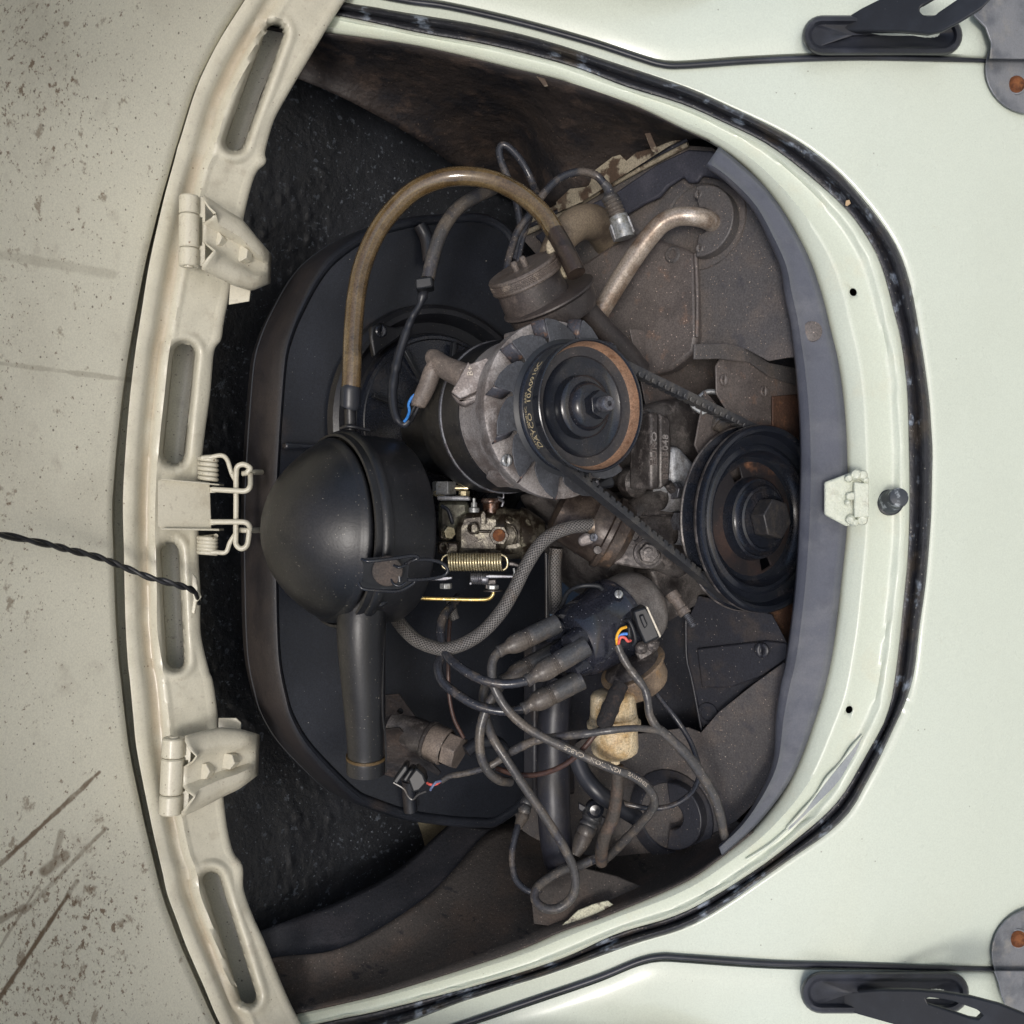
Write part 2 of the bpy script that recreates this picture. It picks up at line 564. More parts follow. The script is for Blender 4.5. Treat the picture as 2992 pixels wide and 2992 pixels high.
SEAL_OUT = [(640, -60), (800, -30), (1000, 5), (1155, 31), (1362, 65), (1569, 111), (1776, 176), (1996, 250), (2121, 305), (2302, 393), (2432, 486), (2535, 595),
            (2618, 714), (2660, 828), (2692, 1000), (2714, 1155), (2724, 1310), (2722, 1466), (2711, 1647), (2688, 1828), (2665, 1995), (2613, 2126),
            (2535, 2282), (2458, 2401), (2282, 2530), (2106, 2654), (1996, 2714), (1854, 2758), (1621, 2841), (1362, 2923), (1181, 2992), (1000, 3040),
            (800, 3085), (640, 3115)]
BEAD_T = [(640, -125), (900, -55), (1171, 0), (1310, 20), (1518, 67), (1725, 124), (1860, 168), (1932, 189), (2000, 192), (2199, 178), (2458, 168), (2717, 171), (2990, 182), (3200, 188)]
BEAD_B = [(640, 3190), (900, 3125), (1180, 3045), (1362, 2988), (1569, 2918), (1750, 2856), (1865, 2809), (1932, 2795), (2000, 2798), (2251, 2815), (2510, 2821), (2717, 2828), (2990, 2832), (3200, 2836)]
def lerp_tab(x, tab):
    if x <= tab[0][0]:
        return tab[0][1]
    for (a, b), (c, d) in zip(tab, tab[1:]):
        if x <= c:
            t = (x - a) / (c - a)
            return b + (d - b) * t
    return tab[-1][1]
def smooth_tab(x, tab):
    return sum(lerp_tab(x + k * 40, tab) for k in range(-4, 5)) / 9
def DB(x, y):                                    # the outer skin of the car behind the pixel
    s = (y - 1496) / 1496
    return smooth_tab(x, [(400, .962), (1000, .940), (1800, .926), (2400, .926), (2700, .940), (2992, .986), (3300, 1.05)]) + .035 * s * s

N = 150
e_ = resample(cr(EDGE, 6), N)
si_ = resample(cr(SEAL_IN, 6), N)
so_ = resample(cr(SEAL_OUT, 6), N)
# match the three curves by nearest direction from the middle of the opening
def match(ref, curve):
    out = []
    j = 0
    for i, p in enumerate(ref):
        a = ref[max(0, i - 1)]
        b = ref[min(len(ref) - 1, i + 1)]
        tx, ty = b[0] - a[0], b[1] - a[1]
        L = math.hypot(tx, ty)
        tx, ty = tx / L, ty / L
        best = None
        for k in range(len(curve) - 1):
            c0, c1 = curve[k], curve[k + 1]
            s0 = (c0[0] - p[0]) * tx + (c0[1] - p[1]) * ty
            s1 = (c1[0] - p[0]) * tx + (c1[1] - p[1]) * ty
            if (s0 <= 0 <= s1) or (s1 <= 0 <= s0):
                t = s0 / (s0 - s1) if abs(s0 - s1) > 1e-9 else 0
                qx, qy = c0[0] + (c1[0] - c0[0]) * t, c0[1] + (c1[1] - c0[1]) * t
                dd = math.hypot(qx - p[0], qy - p[1])
                if best is None or dd < best[0]:
                    best = (dd, qx, qy)
        out.append((best[1], best[2]) if best and best[0] < 420 else None)
    for i, o in enumerate(out):
        if o is None:
            k = min((j for j in range(len(out)) if out[j] is not None), key=lambda j: abs(j - i))
            out[i] = (out[k][0] + ref[i][0] - ref[k][0], out[k][1] + ref[i][1] - ref[k][1])
    return out
in_ = match(si_, resample(cr(EDGE, 8), 400))
ou_ = match(si_, resample(cr(SEAL_OUT, 8), 400))

car = thing('car_body', 'cream painted rear body of a car around the open engine bay', 'car body', P(1496, 1496, 1.0))
# rear panel between the rubber seal and the two fender joints
out_curve = resample(BEAD_T[:], 60) + resample([(3200, 188), (3200, 2836)], 60)[1:-1] + list(reversed(resample(BEAD_B[:], 60)))
A_ = resample(ou_, len(out_curve))
# re-time: first 60 of the outer curve run along the beading above, the last 60 along the one below
def retime(curve, cuts, counts):
    L = len(curve)
    out = []
    for (a, b), n in zip(cuts, counts):
        for i in range(n):
            t = (a + (b - a) * i / (n - 1)) * (L - 1)
            k = min(int(t), L - 2)
            f = t - k
            out.append(tuple(u + (v - u) * f for u, v in zip(curve[k], curve[k + 1])))
    return out
ou_f = resample(ou_, 600)
A_ = retime(ou_f, [(0, .40), (.40, .60), (.60, 1)], [60, 58, 60])
M_ = 26
rows = []
for i in range(M_):
    t = i / (M_ - 1)
    rows.append([P(a[0] + (b[0] - a[0]) * t, a[1] + (b[1] - a[1]) * t, DB(a[0] + (b[0] - a[0]) * t, a[1] + (b[1] - a[1]) * t)) for a, b in zip(A_, out_curve)])
grid('rear_panel', rows, paint, car, .0012, 60, off=1.0, flip=True)

# opening flange: cross section from the seal to the rolled inner edge
prof = [(-.02, .001), (0, .0), (.05, -.0035), (.10, -.0045), (.16, -.0025), (.22, .0015), (.30, .0025), (.45, .002), (.60, .0005), (.645, -.0006), (.69, .0008), (.80, .005), (.90, .009), (.96, .0125), (1.0, .017), (1.01, .026), (1.0, .04)]
rows = []
wob = lambda x, y, k: mnoise.noise(Vector((x * .012, y * .012, k)))
for u, off in prof:
    row = []
    for (a, b) in zip(si_, in_):
        x, y = a[0] + (b[0] - a[0]) * u, a[1] + (b[1] - a[1]) * u
        w = math.hypot(b[0] - a[0], b[1] - a[1])
        k = min(1.0, w / 120)
        o2 = off * (k if off < .012 else 1) + (.0024 * wob(x * 2, y * 2, 1.0) if .03 < u < .2 else .0004 * wob(x, y, 2.0))
        if .03 < u < .2:
            x += 6 * wob(x * 3, y * 3, 5.0)
            y += 5 * wob(x * 3, y * 3, 8.0)
        row.append(P(x, y, DB(x, y) - .004 + o2))
    rows.append(row)
fl = grid('opening_flange', rows, paint_flange, car, .0012, 60, off=1.0)
bake(fl)
cutters = []
for x, y, r in ((2511, 842, 12), (2499, 2084, 11.5)):
    d = DB(x, y)
    cutters.append(prism('cutter', [P(x + r * math.cos(a * .314), y + r * math.sin(a * .314), d - .02) for a in range(20)], VV * .04, None))
cut(fl, cutters)

# latch striker welded on the flange, and the rubber stop
st = pxprism('latch_striker', [(2410, 1409), (2473, 1386), (2498, 1376), (2522, 1374), (2536, 1393), (2541, 1410), (2541, 1512), (2528, 1530), (2500, 1536), (2473, 1537), (2410, 1504)], lambda x, y: .911 + (x - 2410) * .00002, .004, paint_caked, car, .0016)
pxprism('welded_tab', [(2496, 1408), (2540, 1412), (2541, 1510), (2497, 1512)], .906, .004, paint_caked, st, .0012)
pxprism('welded_rib', [(2474, 1440), (2500, 1436), (2500, 1462), (2474, 1460)], .9075, .004, paint_caked, st, .0015)
for x, y, k in ((2480, 1398, .8), (2500, 1386, 1.1), (2521, 1388, 1.0), (2530, 1404, .7), (2478, 1470, .6), (2484, 1520, .9), (2500, 1527, .8), (2520, 1520, 1.1)):
    lathe('weld_bead', P(x, y, .9085), -VV + UU * random.uniform(-.4, .4) + RR * random.uniform(-.4, .4), [(-.005, .0050 * k), (-.001, .0046 * k), (.0008, .0032 * k), (.0012, .0014 * k), (.0013, 0)], paint_caked, st, 14)
bs = thing('bump_stop', 'small worn black rubber stop on the cream flange beside the latch plate', 'rubber stop', P(2600, 1468, .93))
n_ = (P(2628, 1452, .905) - P(2598, 1469, .932)).normalized()
lathe('stud', P(2598, 1469, .934), n_, [(0, .0108), (.010, .0105), (.012, .0092), (.024, .0090), (.027, .0082), (.028, .006), (.0282, 0)], Mat('stop_rubber', '3a3f45', .5).var('9aa0a4', 130, .52, .66, .9).bump(200, .4, .001).done(), bs, 28)
lathe('base_ring', P(2598, 1469, .934), n_, [(0, .0120), (.003, .0118), (.0036, .0106), (.001, .0106)], rubber_smooth, bs, 28)

# weather seal round the opening
prof = [(-.03, .006), (0, .000), (.06, -.0035), (.16, -.0045), (.26, -.004), (.33, -.0008), (.40, .0006), (.47, -.002), (.56, -.0075), (.68, -.0105), (.80, -.0105), (.91, -.0075), (.98, -.002), (1.03, .004)]
rows = []
for u, off in prof:
    row = []
    for (a, b) in zip(si_, ou_):
        x, y = a[0] + (b[0] - a[0]) * u, a[1] + (b[1] - a[1]) * u
        if u > .9:
            x += 2.5 * wob(x * .8, y * .8, 9.0)
            y += 2.5 * wob(x * .8, y * .8, 12.0)
        row.append(P(x, y, DB(x, y) + off + .0012 * wob(x * 1.5, y * 1.5, 3.0)))
    rows.append(row)
tag(grid('weather_seal', rows, rubber, None, .002, 60, off=1.0, flip=True), 'cracked black rubber seal running round the engine opening', 'rubber seal')

# fenders and their beadings
def fender(name, bead, sgn, label):
    T = thing(name, label, 'fender', P(2300, 40 if sgn < 0 else 2930, .97), 'fenders on both sides of the engine opening')
    b = resample(cr(bead, 5), 90)
    rows = []
    for i in range(14):
        off = (i / 13) ** 1.3 * 430
        row = []
        for x, y in b:
            yy = y + sgn * (off + 2)
            x2 = x - off * .15
            bul = .009 * (1 - math.exp(-off / 50)) - .02 * max(0, off - 160) / 200
            row.append(P(x2, yy, DB(x2, yy) - bul + .006 * (off < 1)))
        rows.append(row)
    grid('fender_skin', rows, paint, T, .0012, 60, off=1.0, flip=(sgn > 0))
    return T
fender('fender', BEAD_T, -1, 'cream fender at the top edge, beyond the upper black beading')
fender('fender', BEAD_B, 1, 'cream fender at the bottom edge, beyond the lower black beading')
for bead, lab, fl_ in ((BEAD_T, 'black beading strip along the upper fender joint', 0), (BEAD_B, 'black beading strip along the lower fender joint', 1)):
    b = [(x, y, DB(x, y) - .003, (8.5 if 1100 < x < 2500 else 8.0) if x < 2700 else max(4, 8.0 - (x - 2700) * .016)) for x, y in bead]
    tag(tube('fender_beading', b, 8, rubber_smooth, None, 10, 8), lab, 'beading strip', 'beading strips along the fender joints')

# bumper brackets in their rubber grommets
def stadium(x0, y0, x1, y1, n=12):               # pixel box with round ends
    r = (y1 - y0) / 2
    cy = (y0 + y1) / 2
    out = []
    for k in range(n + 1):
        a = math.pi / 2 + math.pi * k / n
        out.append((x0 + r + r * math.cos(a), cy + r * math.sin(a)))
    for k in range(n + 1):
        a = -math.pi / 2 + math.pi * k / n
        out.append((x1 - r + r * math.cos(a), cy + r * math.sin(a)))
    return out
def grommet(parent, x0, y0, x1, y1, dd, inner):
    o = stadium(x0, y0, x1, y1)
    rows = []
    cx, cy = (x0 + x1) / 2, (y0 + y1) / 2
    for k, off in ((1.0, .008), (.99, -.002), (.95, -.007), (.86, -.0095), (.72, -.009), (.62, -.006), (.56, -.003), (.5, -.002)):
        row = []
        hw, hh = (x1 - x0) / 2, (y1 - y0) / 2
        ins = (1 - k) * hh
        for x, y in stadium(x0 + ins, y0 + ins, x1 - ins, y1 - ins):
            row.append(P(x, y, dd(x, y) + off))
        row.append(row[0])
        rows.append(row)
    rows.append([P(x0 + (x1 - x0) * .25 + (x - x0) * .5, cy, dd(x, y) - .002) for x, y in stadium(x0, y0, x1, y1)] + [P(x0 + (x1 - x0) * .25 + (stadium(x0, y0, x1, y1)[0][0] - x0) * .5, cy, dd(cx, cy) - .002)])
    return grid('grommet', rows, rubber_smooth, parent, 0, 50)
def fend_d(x, y):
    return DB(x, y) - .0125
T = thing('bumper_bracket', 'black slotted bumper bracket in a rubber grommet, upper right corner', 'bumper bracket', P(2580, 100, .96), 'bumper brackets through the fenders')
grommet(T, 2344, 44, 2813, 162, fend_d, None)
fd = lambda x, y: .957 - (x - 2432) * .00016
sl_ = [(2717 + 28 * math.cos(a) * 1.0, 28 + 18 * math.sin(a)) for a in [math.radians(k) for k in range(20, 250, 15)]] + [(2830, -62), (2860, -45)]
pxprism('bracket_arm', [(2432, 91), (2489, 41), (2520, 22), (2600, -18), (2700, -70), (2930, -70), (2905, -12), (2870, 24), (2800, 67), (2755, 90), (2717, 98), (2640, 91), (2540, 90)], fd, .006, black_steel, T, .0015, [sl_])
T = thing('bumper_bracket', 'black slotted bumper bracket in a rubber grommet, lower right corner', 'bumper bracket', P(2580, 2900, .96), 'bumper brackets through the fenders')
grommet(T, 2339, 2838, 2832, 2962, fend_d, None)
fd2 = lambda x, y: .957 - (x - 2422) * .00015
sl2 = [(2728 + 24 * math.cos(a), 2928 + 11 * math.sin(a)) for a in [math.radians(k) for k in range(200, 20, -18)]] [::-1] + [(2860, 2950), (2875, 2966), (2862, 2978), (2838, 2976)]
sl2 = [(2706, 2922), (2716, 2915), (2732, 2917), (2790, 2928), (2858, 2952), (2874, 2968), (2862, 2979), (2838, 2975), (2780, 2955), (2712, 2934)]
pxprism('bracket_arm', [(2422, 2905), (2484, 2898), (2570, 2892), (2665, 2893), (2760, 2900), (2841, 2913), (2925, 2935), (3000, 2965), (3060, 3020), (3060, 3080), (2800, 3060), (2700, 3030), (2613, 2995), (2510, 2966), (2422, 2934)], fd2, .006, black_steel, T, .0015, [sl2])

# grey bolted plates at the right edge
def end_plate(label, cx, cy, r, bolt, sgn):
    T = thing('valance_plate', label, 'metal plate', P(cx, cy, .98), 'riveted grey plates at the right edge')
    d0 = DB(2940, cy) - .004
    f = lambda x, y: d0 + (x - 2940) * .00012 - .006
    pts = []
    for k in range(17):
        a = math.radians(90 + 180 * k / 16)
        pts.append((cx + r * 1.0 * math.cos(a), cy + r * math.sin(a)))
    pts = [(3120, cy + r)] + pts + [(3120, cy - r)]
    pxprism('plate', pts, f, .0025, galv, T, .0008)
    b = lathe('rivet', P(bolt[0], bolt[1], f(*bolt)), -VV, [(-.001, .0085), (.002, .0082), (.0045, .0055), (.0052, 0)], rust, T, 20)
    lathe('washer_ring', P(bolt[0], bolt[1], f(*bolt)), -VV, [(0, .0098), (.0012, .0095), (.0013, .008)], galv, T, 20)
    return T, f
T, f = end_plate('grey metal plate with rusty rivet below the upper fender joint, right edge', 3012, 200, 132, (2968, 248), 1)
pxprism('upper_plate', [(2846, 45), (2880, 78), (2897, 125), (2893, 170), (3120, 172), (3120, -60), (2860, -60)], lambda x, y: f(x, y) - .014, .0025, galv, T, .0008)
T, f = end_plate('grey metal plate with rusty rivet above the lower fender joint, right edge', 3030, 2786, 132, (2973, 2742), -1)
pxprism('lower_plate', [(2905, 2838), (2918, 2872), (2928, 2915), (2942, 2950), (2980, 3080), (3120, 3080), (3120, 2838)], lambda x, y: f(x, y) - .010, .0025, galv, T, .0008)

# lifted paint and bare primer on the lower flange, a leaf scrap caught in the seal
primer = Mat('bare_grey_primer', '8b9094', .55).var('a2a5a4', 30, .45, .7, .8).bump(120, .3, .001).done()
up = [(2522, 2150), (2490, 2190), (2458, 2233), (2420, 2276), (2386, 2326), (2345, 2376), (2300, 2424)]
dn = [(2303, 2428), (2350, 2384), (2395, 2340), (2436, 2300), (2484, 2240), (2512, 2206), (2527, 2184)]
pxprism('bare_primer', up + dn, lambda x, y: DB(x, y) - .0062, .0005, primer, car, 0)
tube('lifted_paint', [(x - 3, y - 2, DB(x, y) - .0068, 2 + 3 * (k % 2)) for k, (x, y) in enumerate(up)], 4, paint_flange, car, 8)
tube('sealer_bead', [(2305, 2420, DB(2305, 2420) - .005), (2250, 2468, DB(2250, 2468) - .006), (2180, 2512, DB(2180, 2512) - .005)], 4, paint_flange, car, 8)
tag(pxprism('leaf_scrap', [(2472, 586), (2482, 583), (2486, 594), (2476, 602), (2470, 600)], DB(2478, 592) - .011, .001, Mat('dry_leaf', 'b59a78', .7).done(), None, .0003), 'tiny tan leaf scrap caught in the rubber seal at the upper right', 'leaf scrap')
# ------------------------------------------------------------------ engine lid (standing open) seen from inside
FH = [((800, -130), (1045, -60)), ((719, 0), (965, 62)), ((647, 114), (882, 200)), ((600, 205), (838, 275)), ((569, 280), (797, 352)), ((532, 400), (772, 440)), ((522, 430), (773, 474)), ((512, 470), (742, 512)), ((481, 585), (712, 620)),
      ((440, 766), (680, 800)), ((418, 900), (652, 932)), ((407, 970), (643, 990)), ((398, 1030), (622, 1028)), ((383, 1155), (611, 1145)), ((370, 1310), (590, 1310)), ((362, 1466), (580, 1466)), ((365, 1621), (577, 1621)),
      ((367, 1730), (582, 1735)), ((370, 1828), (583, 1850)), ((376, 1930), (606, 1955)), ((383, 1992), (618, 1990)), ((392, 2090), (632, 2085)), ((404, 2199), (637, 2180)), ((445, 2406), (655, 2380)), ((466, 2500), (676, 2484)),
      ((478, 2550), (705, 2530)), ((492, 2613), (709, 2600)), ((520, 2690), (737, 2680)), ((549, 2768), (771, 2755)), ((598, 2880), (824, 2885)), ((647, 2992), (872, 2985)), ((740, 3150), (960, 3130))]
fh = cr([a + b for a, b in FH], 16)
def lid_d(u, y):
    s = (y - 1496) / 1496
    return .893 + .042 * u + .022 * s * s
lid = thing('engine_hood', 'open cream engine hood, inner side with soot spots and slotted frame, left edge', 'engine hood', P(400, 1496, .92))
us = [0, 0, .015, .05, .10, .14, .18, .22, .26, .30, .34, .38, .42] + [.44 + .018 * k for k in range(25)] + [.90, .94, .98, 1.0, 1.0]
po = [(0, .0), (.10, -.001), (.15, .0), (.22, .0058), (.31, .0062), (.38, .001), (.42, -.0012), (.48, .000), (.90, .000), (.95, -.001), (1.0, .002)]
SLOTS = [((802, 98), (686, 414), 29), ((537, 1036), (508, 1325), 33), ((496, 1612), (513, 1928), 27.5), ((618, 2572), (724, 2908), 27)]
def sdf(x, y, s):
    (ax, ay), (bx, by), r = s
    dx, dy = bx - ax, by - ay
    t = max(0, min(1, ((x - ax) * dx + (y - ay) * dy) / (dx * dx + dy * dy)))
    return math.hypot(x - ax - t * dx, y - ay - t * dy) - r
def sstep(x, a, b):
    t = max(0, min(1, (x - a) / (b - a)))
    return t * t * (3 - 2 * t)
verts, uv, inside = [], [], []
for fx, fy, hx, hy in fh:
    for k, u in enumerate(us):
        x, y = fx + (hx - fx) * u, fy + (hy - fy) * u
        d = lid_d(u, y) + lerp_tab(u, po)
        ins = 9
        for s in SLOTS:
            q_ = sdf(x, y, s)
            if abs(q_) < 4.2:                     # pull the grid onto the rim of the slot
                (ax_, ay_), (bx_, by_), r_ = s
                dx, dy = bx_ - ax_, by_ - ay_
                t = max(0, min(1, ((x - ax_) * dx + (y - ay_) * dy) / (dx * dx + dy * dy)))
                px_, py_ = ax_ + t * dx, ay_ + t * dy
                L = math.hypot(x - px_, y - py_)
                x, y = px_ + (x - px_) / L * r_, py_ + (y - py_) / L * r_
                q_ = 0
            ins = min(ins, q_)
            d += .0085 * (1 - sstep(q_, 0, 14)) - .002 * (sstep(q_, 8, 20) - sstep(q_, 20, 40))
        if k == 0:
            d += .012
        if k == len(us) - 1:
            d += .013
        d += .0010 * mnoise.noise(Vector((x * .02, y * .02, .5)))
        verts.append(P(x, y, d))
        uv.append((y / 2992, u))
        inside.append(ins)
faces = []
m_ = len(us)
for i in range(len(fh) - 1):
    for j in range(m_ - 1):
        f = (i * m_ + j, (i + 1) * m_ + j, (i + 1) * m_ + j + 1, i * m_ + j + 1)
        if max(inside[v] for v in f) <= 0:
            continue                              # open slot
        faces.append(f)
lf = build('inner_frame', verts, faces, paint_frame, lid, 60, uv)
solid(lf, .0011, 1.0)
# outer skin of the lid, behind the frame and running up out of the picture
rows, uv = [], []
for j in range(60):
    y = -260 + 3500 * j / 59
    row = []
    for i in range(40):
        xr = lerp_tab(y, [(a[1], a[0]) for a, b in FH])
        gap = lerp_tab(y, [(0, 6), (500, 9), (1000, 22), (1500, 36), (2000, 30), (2500, 22), (3000, 18)])
        s = (y - 1496) / 1496
        if i < 30:
            x = -260 + (xr - gap + 260) * i / 29
        else:
            x = xr - gap + (1, 4, 7)[i - 30] if i < 33 else xr - gap + 8 + (i - 33) / 6 * 190
        d = .897 + .022 * s * s - .13 * max(0, xr - x) / 420
        if i >= 30:
            d = .897 + .022 * s * s + (.004, .035, .066, .070)[min(i - 30, 3)]
        row.append(P(x, y, d))
        uv.append((x / 2992, y / 2992))
    rows.append(row)
grid('lid_skin', rows, paint_soot, lid, .0012, 60, uv, off=1.0, flip=False)

# hinges: barrel with three knuckles, a pressed bracket and two bolts
def hinge(label, bar, rpx, brk, bolts, tab, nseed):
    a, b = P(bar[0][0], bar[0][1], bar[2]), P(bar[1][0], bar[1][1], bar[2])
    ax = b - a
    L = ax.length
    r = rpx * bar[2] / FPX
    # pressed bracket: columns along its length, hat profile across
    rows = []
    n = 18
    hat = [(0, .010), (.0, .003), (.05, -.001), (.16, -.0035), (.24, -.0035), (.30, .002), (.37, .0075), (.50, .008), (.63, .0075), (.70, .002), (.76, -.0035), (.86, -.0035), (.95, -.001), (1.0, .003), (1.0, .012)]
    for i in range(n + 1):
        t = i / n
        row = []
        e0 = lerp2(brk[0], t)
        e1 = lerp2(brk[1], t)
        for v, off in hat:
            x, y = e0[0] + (e1[0] - e0[0]) * v, e0[1] + (e1[1] - e0[1]) * v
            fade = 1 - sstep(t, .82, 1.0)
            cutk = max(0, 1 - abs(v - .24) / .11) + max(0, 1 - abs(v - .78) / .11)
            x += 34 * min(1, cutk * 1.6) * max(0, 1 - t * 5)          # notched root of the two ribs
            row.append(P(x, y, bar[2] - .002 + .052 * t + (off - .0075) * (fade * .9 + .1) + (.010 if t > .985 else 0)))
        rows.append(row)
    T = grid('hinge', rows, paint_hinge, lid, .0016, 50, off=1.0)
    T['label'] = label
    for t0, t1 in ((0, .255), (.265, .735), (.745, 1.0)):
        lathe('knuckle', a + ax * t0, ax, [(0, 0), (0, r * .9), (.0012, r), ((t1 - t0) * L - .0012, r), ((t1 - t0) * L, r * .9), ((t1 - t0) * L, 0)], paint_hinge, T, 24)
    lathe('pin', a - ax * .02, ax, [(0, 0), (0, r * .45), (.001, r * .5), (L * 1.04 - .001, r * .5), (L * 1.04, r * .45), (L * 1.04, 0)], paint_hinge, T, 16)
    for bx, by in bolts:
        t = (bx - bar[0][0]) / 260
        c = P(bx, by, bar[2] + .052 * max(.15, t) - .003)
        nrm = (-VV * .9 - RR * .25 + UU * .1).normalized()
        hexnut('bolt', c - nrm * .002, nrm, .0078, .009, paint_hinge, T, rot=random.random())
    pxprism('lower_leaf', tab, bar[2] + .042, .0016, paint_hinge, T, .0005)
    pl_ = [(bar[0][0] + rpx * .5, bar[0][1] + 4), (bar[0][0] + rpx + 18, bar[0][1] + 2), (bar[1][0] + rpx + 18, bar[1][1] - 2), (bar[1][0] + rpx * .5, bar[1][1] - 4)]
    yy0, yy1 = bar[0][1] + (bar[1][1] - bar[0][1]) * .26, bar[0][1] + (bar[1][1] - bar[0][1]) * .74
    hl = [(bar[0][0] + rpx * .8, yy0 + 8), (bar[0][0] + rpx + 9, yy0 + 8), (bar[1][0] + rpx + 9, yy1 - 8), (bar[1][0] + rpx * .8, yy1 - 8)]
    pxprism('leaf', pl_, bar[2] + .003, .0016, paint_hinge, T, .0004, [hl])
    return T
def lerp2(tab, t):
    k = t * (len(tab) - 1)
    i = min(int(k), len(tab) - 2)
    f = k - i
    return tuple(a + (b - a) * f for a, b in zip(tab[i], tab[i + 1]))
hinge('cream lid hinge with two bolt heads on the frame above the springs', ((553, 573), (552, 779), .893), 29,
      ([(593, 574), (650, 612), (705, 645), (750, 700), (788, 745)], [(590, 782), (640, 808), (690, 832), (735, 845), (786, 824)]),
      ((639, 704), (714, 748)), [(672, 830), (732, 845), (728, 880), (668, 890)], 1)
hinge('cream lid hinge with two bolt heads on the frame below the springs', ((508, 2155), (498, 2378), .893), 33,
      ([(540, 2155), (590, 2141), (645, 2130), (706, 2136), (754, 2150)], [(529, 2383), (590, 2355), (640, 2328), (696, 2302), (750, 2262)]),
      ((603, 2251), (675, 2222)), [(637, 2140), (638, 2098), (690, 2098), (704, 2112), (703, 2140)], 2)

# counterbalance springs with their bracket and hook links
T = thing('lid_spring', 'cream painted coil spring pair with hooked links in the middle of the lid frame', 'spring', P(600, 1470, .93))
br = pxprism('bracket_plate', [(463, 1402), (612, 1408), (617, 1545), (468, 1542), (461, 1536), (461, 1408)], lambda x, y: .892 + (x - 461) * .00018, .0014, paint_hinge, T, .0004)
for y0, y1, sg in ((1398, 1402, -1), (1543, 1548, 1)):
    f = lambda x, y: .884 + (x - 461) * .0002
    pxprism('bracket_ear', [(470, y0), (640, y0 + 16 if sg < 0 else y0 + 2), (640, y1 + 17 if sg < 0 else y1 + 3), (470, y1)], lambda x, y: .886 + (x - 461) * .00018, .016, paint_hinge, br, .0003)
for (y0, y1, xc, nc) in ((1332, 1402, 608, 5), (1566, 1618, 606, 5)):
    pts = []
    for k in range(nc * 16 + 1):
        a = 2 * math.pi * k / 16
        y = y0 + (y1 - y0) * k / (nc * 16)
        pts.append(P(xc + 25 * math.cos(a), y, .925 + .008 * math.sin(a)))
    sweep('coil', pts, [.0021] * len(pts), paint_hinge, T, 8)
    wtube('spindle', [P(xc + 2, y0 - 2, .925), P(xc + 2, y1 + 2, .925)], .004, paint_hinge, T, 10)
wd = .918
tube('wire_arm', [(590, 1338, wd), (615, 1336, wd), (647, 1331, wd), (664, 1344, wd), (676, 1380, wd), (688, 1404, wd)], 6.8, paint_hinge, T, 10)
tube('wire_arm', [(590, 1614, wd), (632, 1614, wd), (660, 1613, wd), (672, 1585, wd), (690, 1556, wd)], 6.8, paint_hinge, T, 10)
tube('hook_rod', [(722, 1380, wd - .004), (731, 1368, wd - .004), (712, 1357, wd - .004), (695, 1363, wd - .004), (690, 1385, wd - .004), (690, 1470, wd - .004), (689, 1560, wd - .004), (690, 1590, wd - .004), (704, 1603, wd - .004), (721, 1594, wd - .004), (727, 1565, wd - .004), (727, 1545, wd - .004)], 8, paint_hinge, T, 10)
tube('link', [(620, 1430, wd - .008), (690, 1434, wd - .009), (718, 1434, wd - .009), (731, 1420, wd - .008), (732, 1385, wd + .002)], 8, paint_hinge, T, 10)
tube('link', [(620, 1525, wd - .008), (690, 1525, wd - .009), (718, 1527, wd - .009), (730, 1540, wd - .006), (728, 1560, wd + .002)], 8, paint_hinge, T, 10)
tube('anchor_rod', [(708, 1384, wd + .004), (735, 1380, wd + .004), (764, 1380, wd + .03)], 8, paint_hinge, T, 10)
tube('anchor_rod', [(702, 1549, wd + .004), (730, 1550, wd + .004), (762, 1549, wd + .03)], 8, paint_hinge, T, 10)
tube('end_pin', [(622, 1424, .921), (622, 1440, .921)], 9, paint_hinge, T, 12)
tube('end_pin', [(622, 1517, .921), (622, 1534, .921)], 9, paint_hinge, T, 12)

# twisted pair of the number-plate lamp
cable_black = Mat('black_cable', '17181b', .42).var('2b2c30', 60, .45, .65, .8).specks('55524c', 500, .2, .85, .6).bump(300, .2, .0006).done()
T = thing('twisted_lamp_wire', 'black twisted wire hanging across the inside of the open lid', 'wire', P(300, 1630, .86))
base = cr([(-80, 1552, .735), (0, 1562, .765), (129, 1588, .806), (207, 1608, .832), (290, 1629, .853), (362, 1657, .868), (440, 1688, .874), (518, 1709, .886), (566, 1727, .905), (580, 1760, .93)], 26)
for ph in (0, math.pi):
    pts = []
    for i, (x, y, d) in enumerate(base):
        a = i * .185 + ph
        tx, ty = -.33, .94
        pts.append(P(x + ty * 0 + 5.0 * math.cos(a) * .3, y + 5.0 * math.cos(a), d + .0016 * math.sin(a)))
    sweep('strand', pts, [.00185] * len(pts), cable_black, T, 8)
pxprism('wire_clip', [(561, 1675), (574, 1690), (578, 1720), (588, 1745), (574, 1760), (568, 1796), (558, 1790), (564, 1750), (560, 1720)], .917, .003, paint_hinge, lid, .0008)
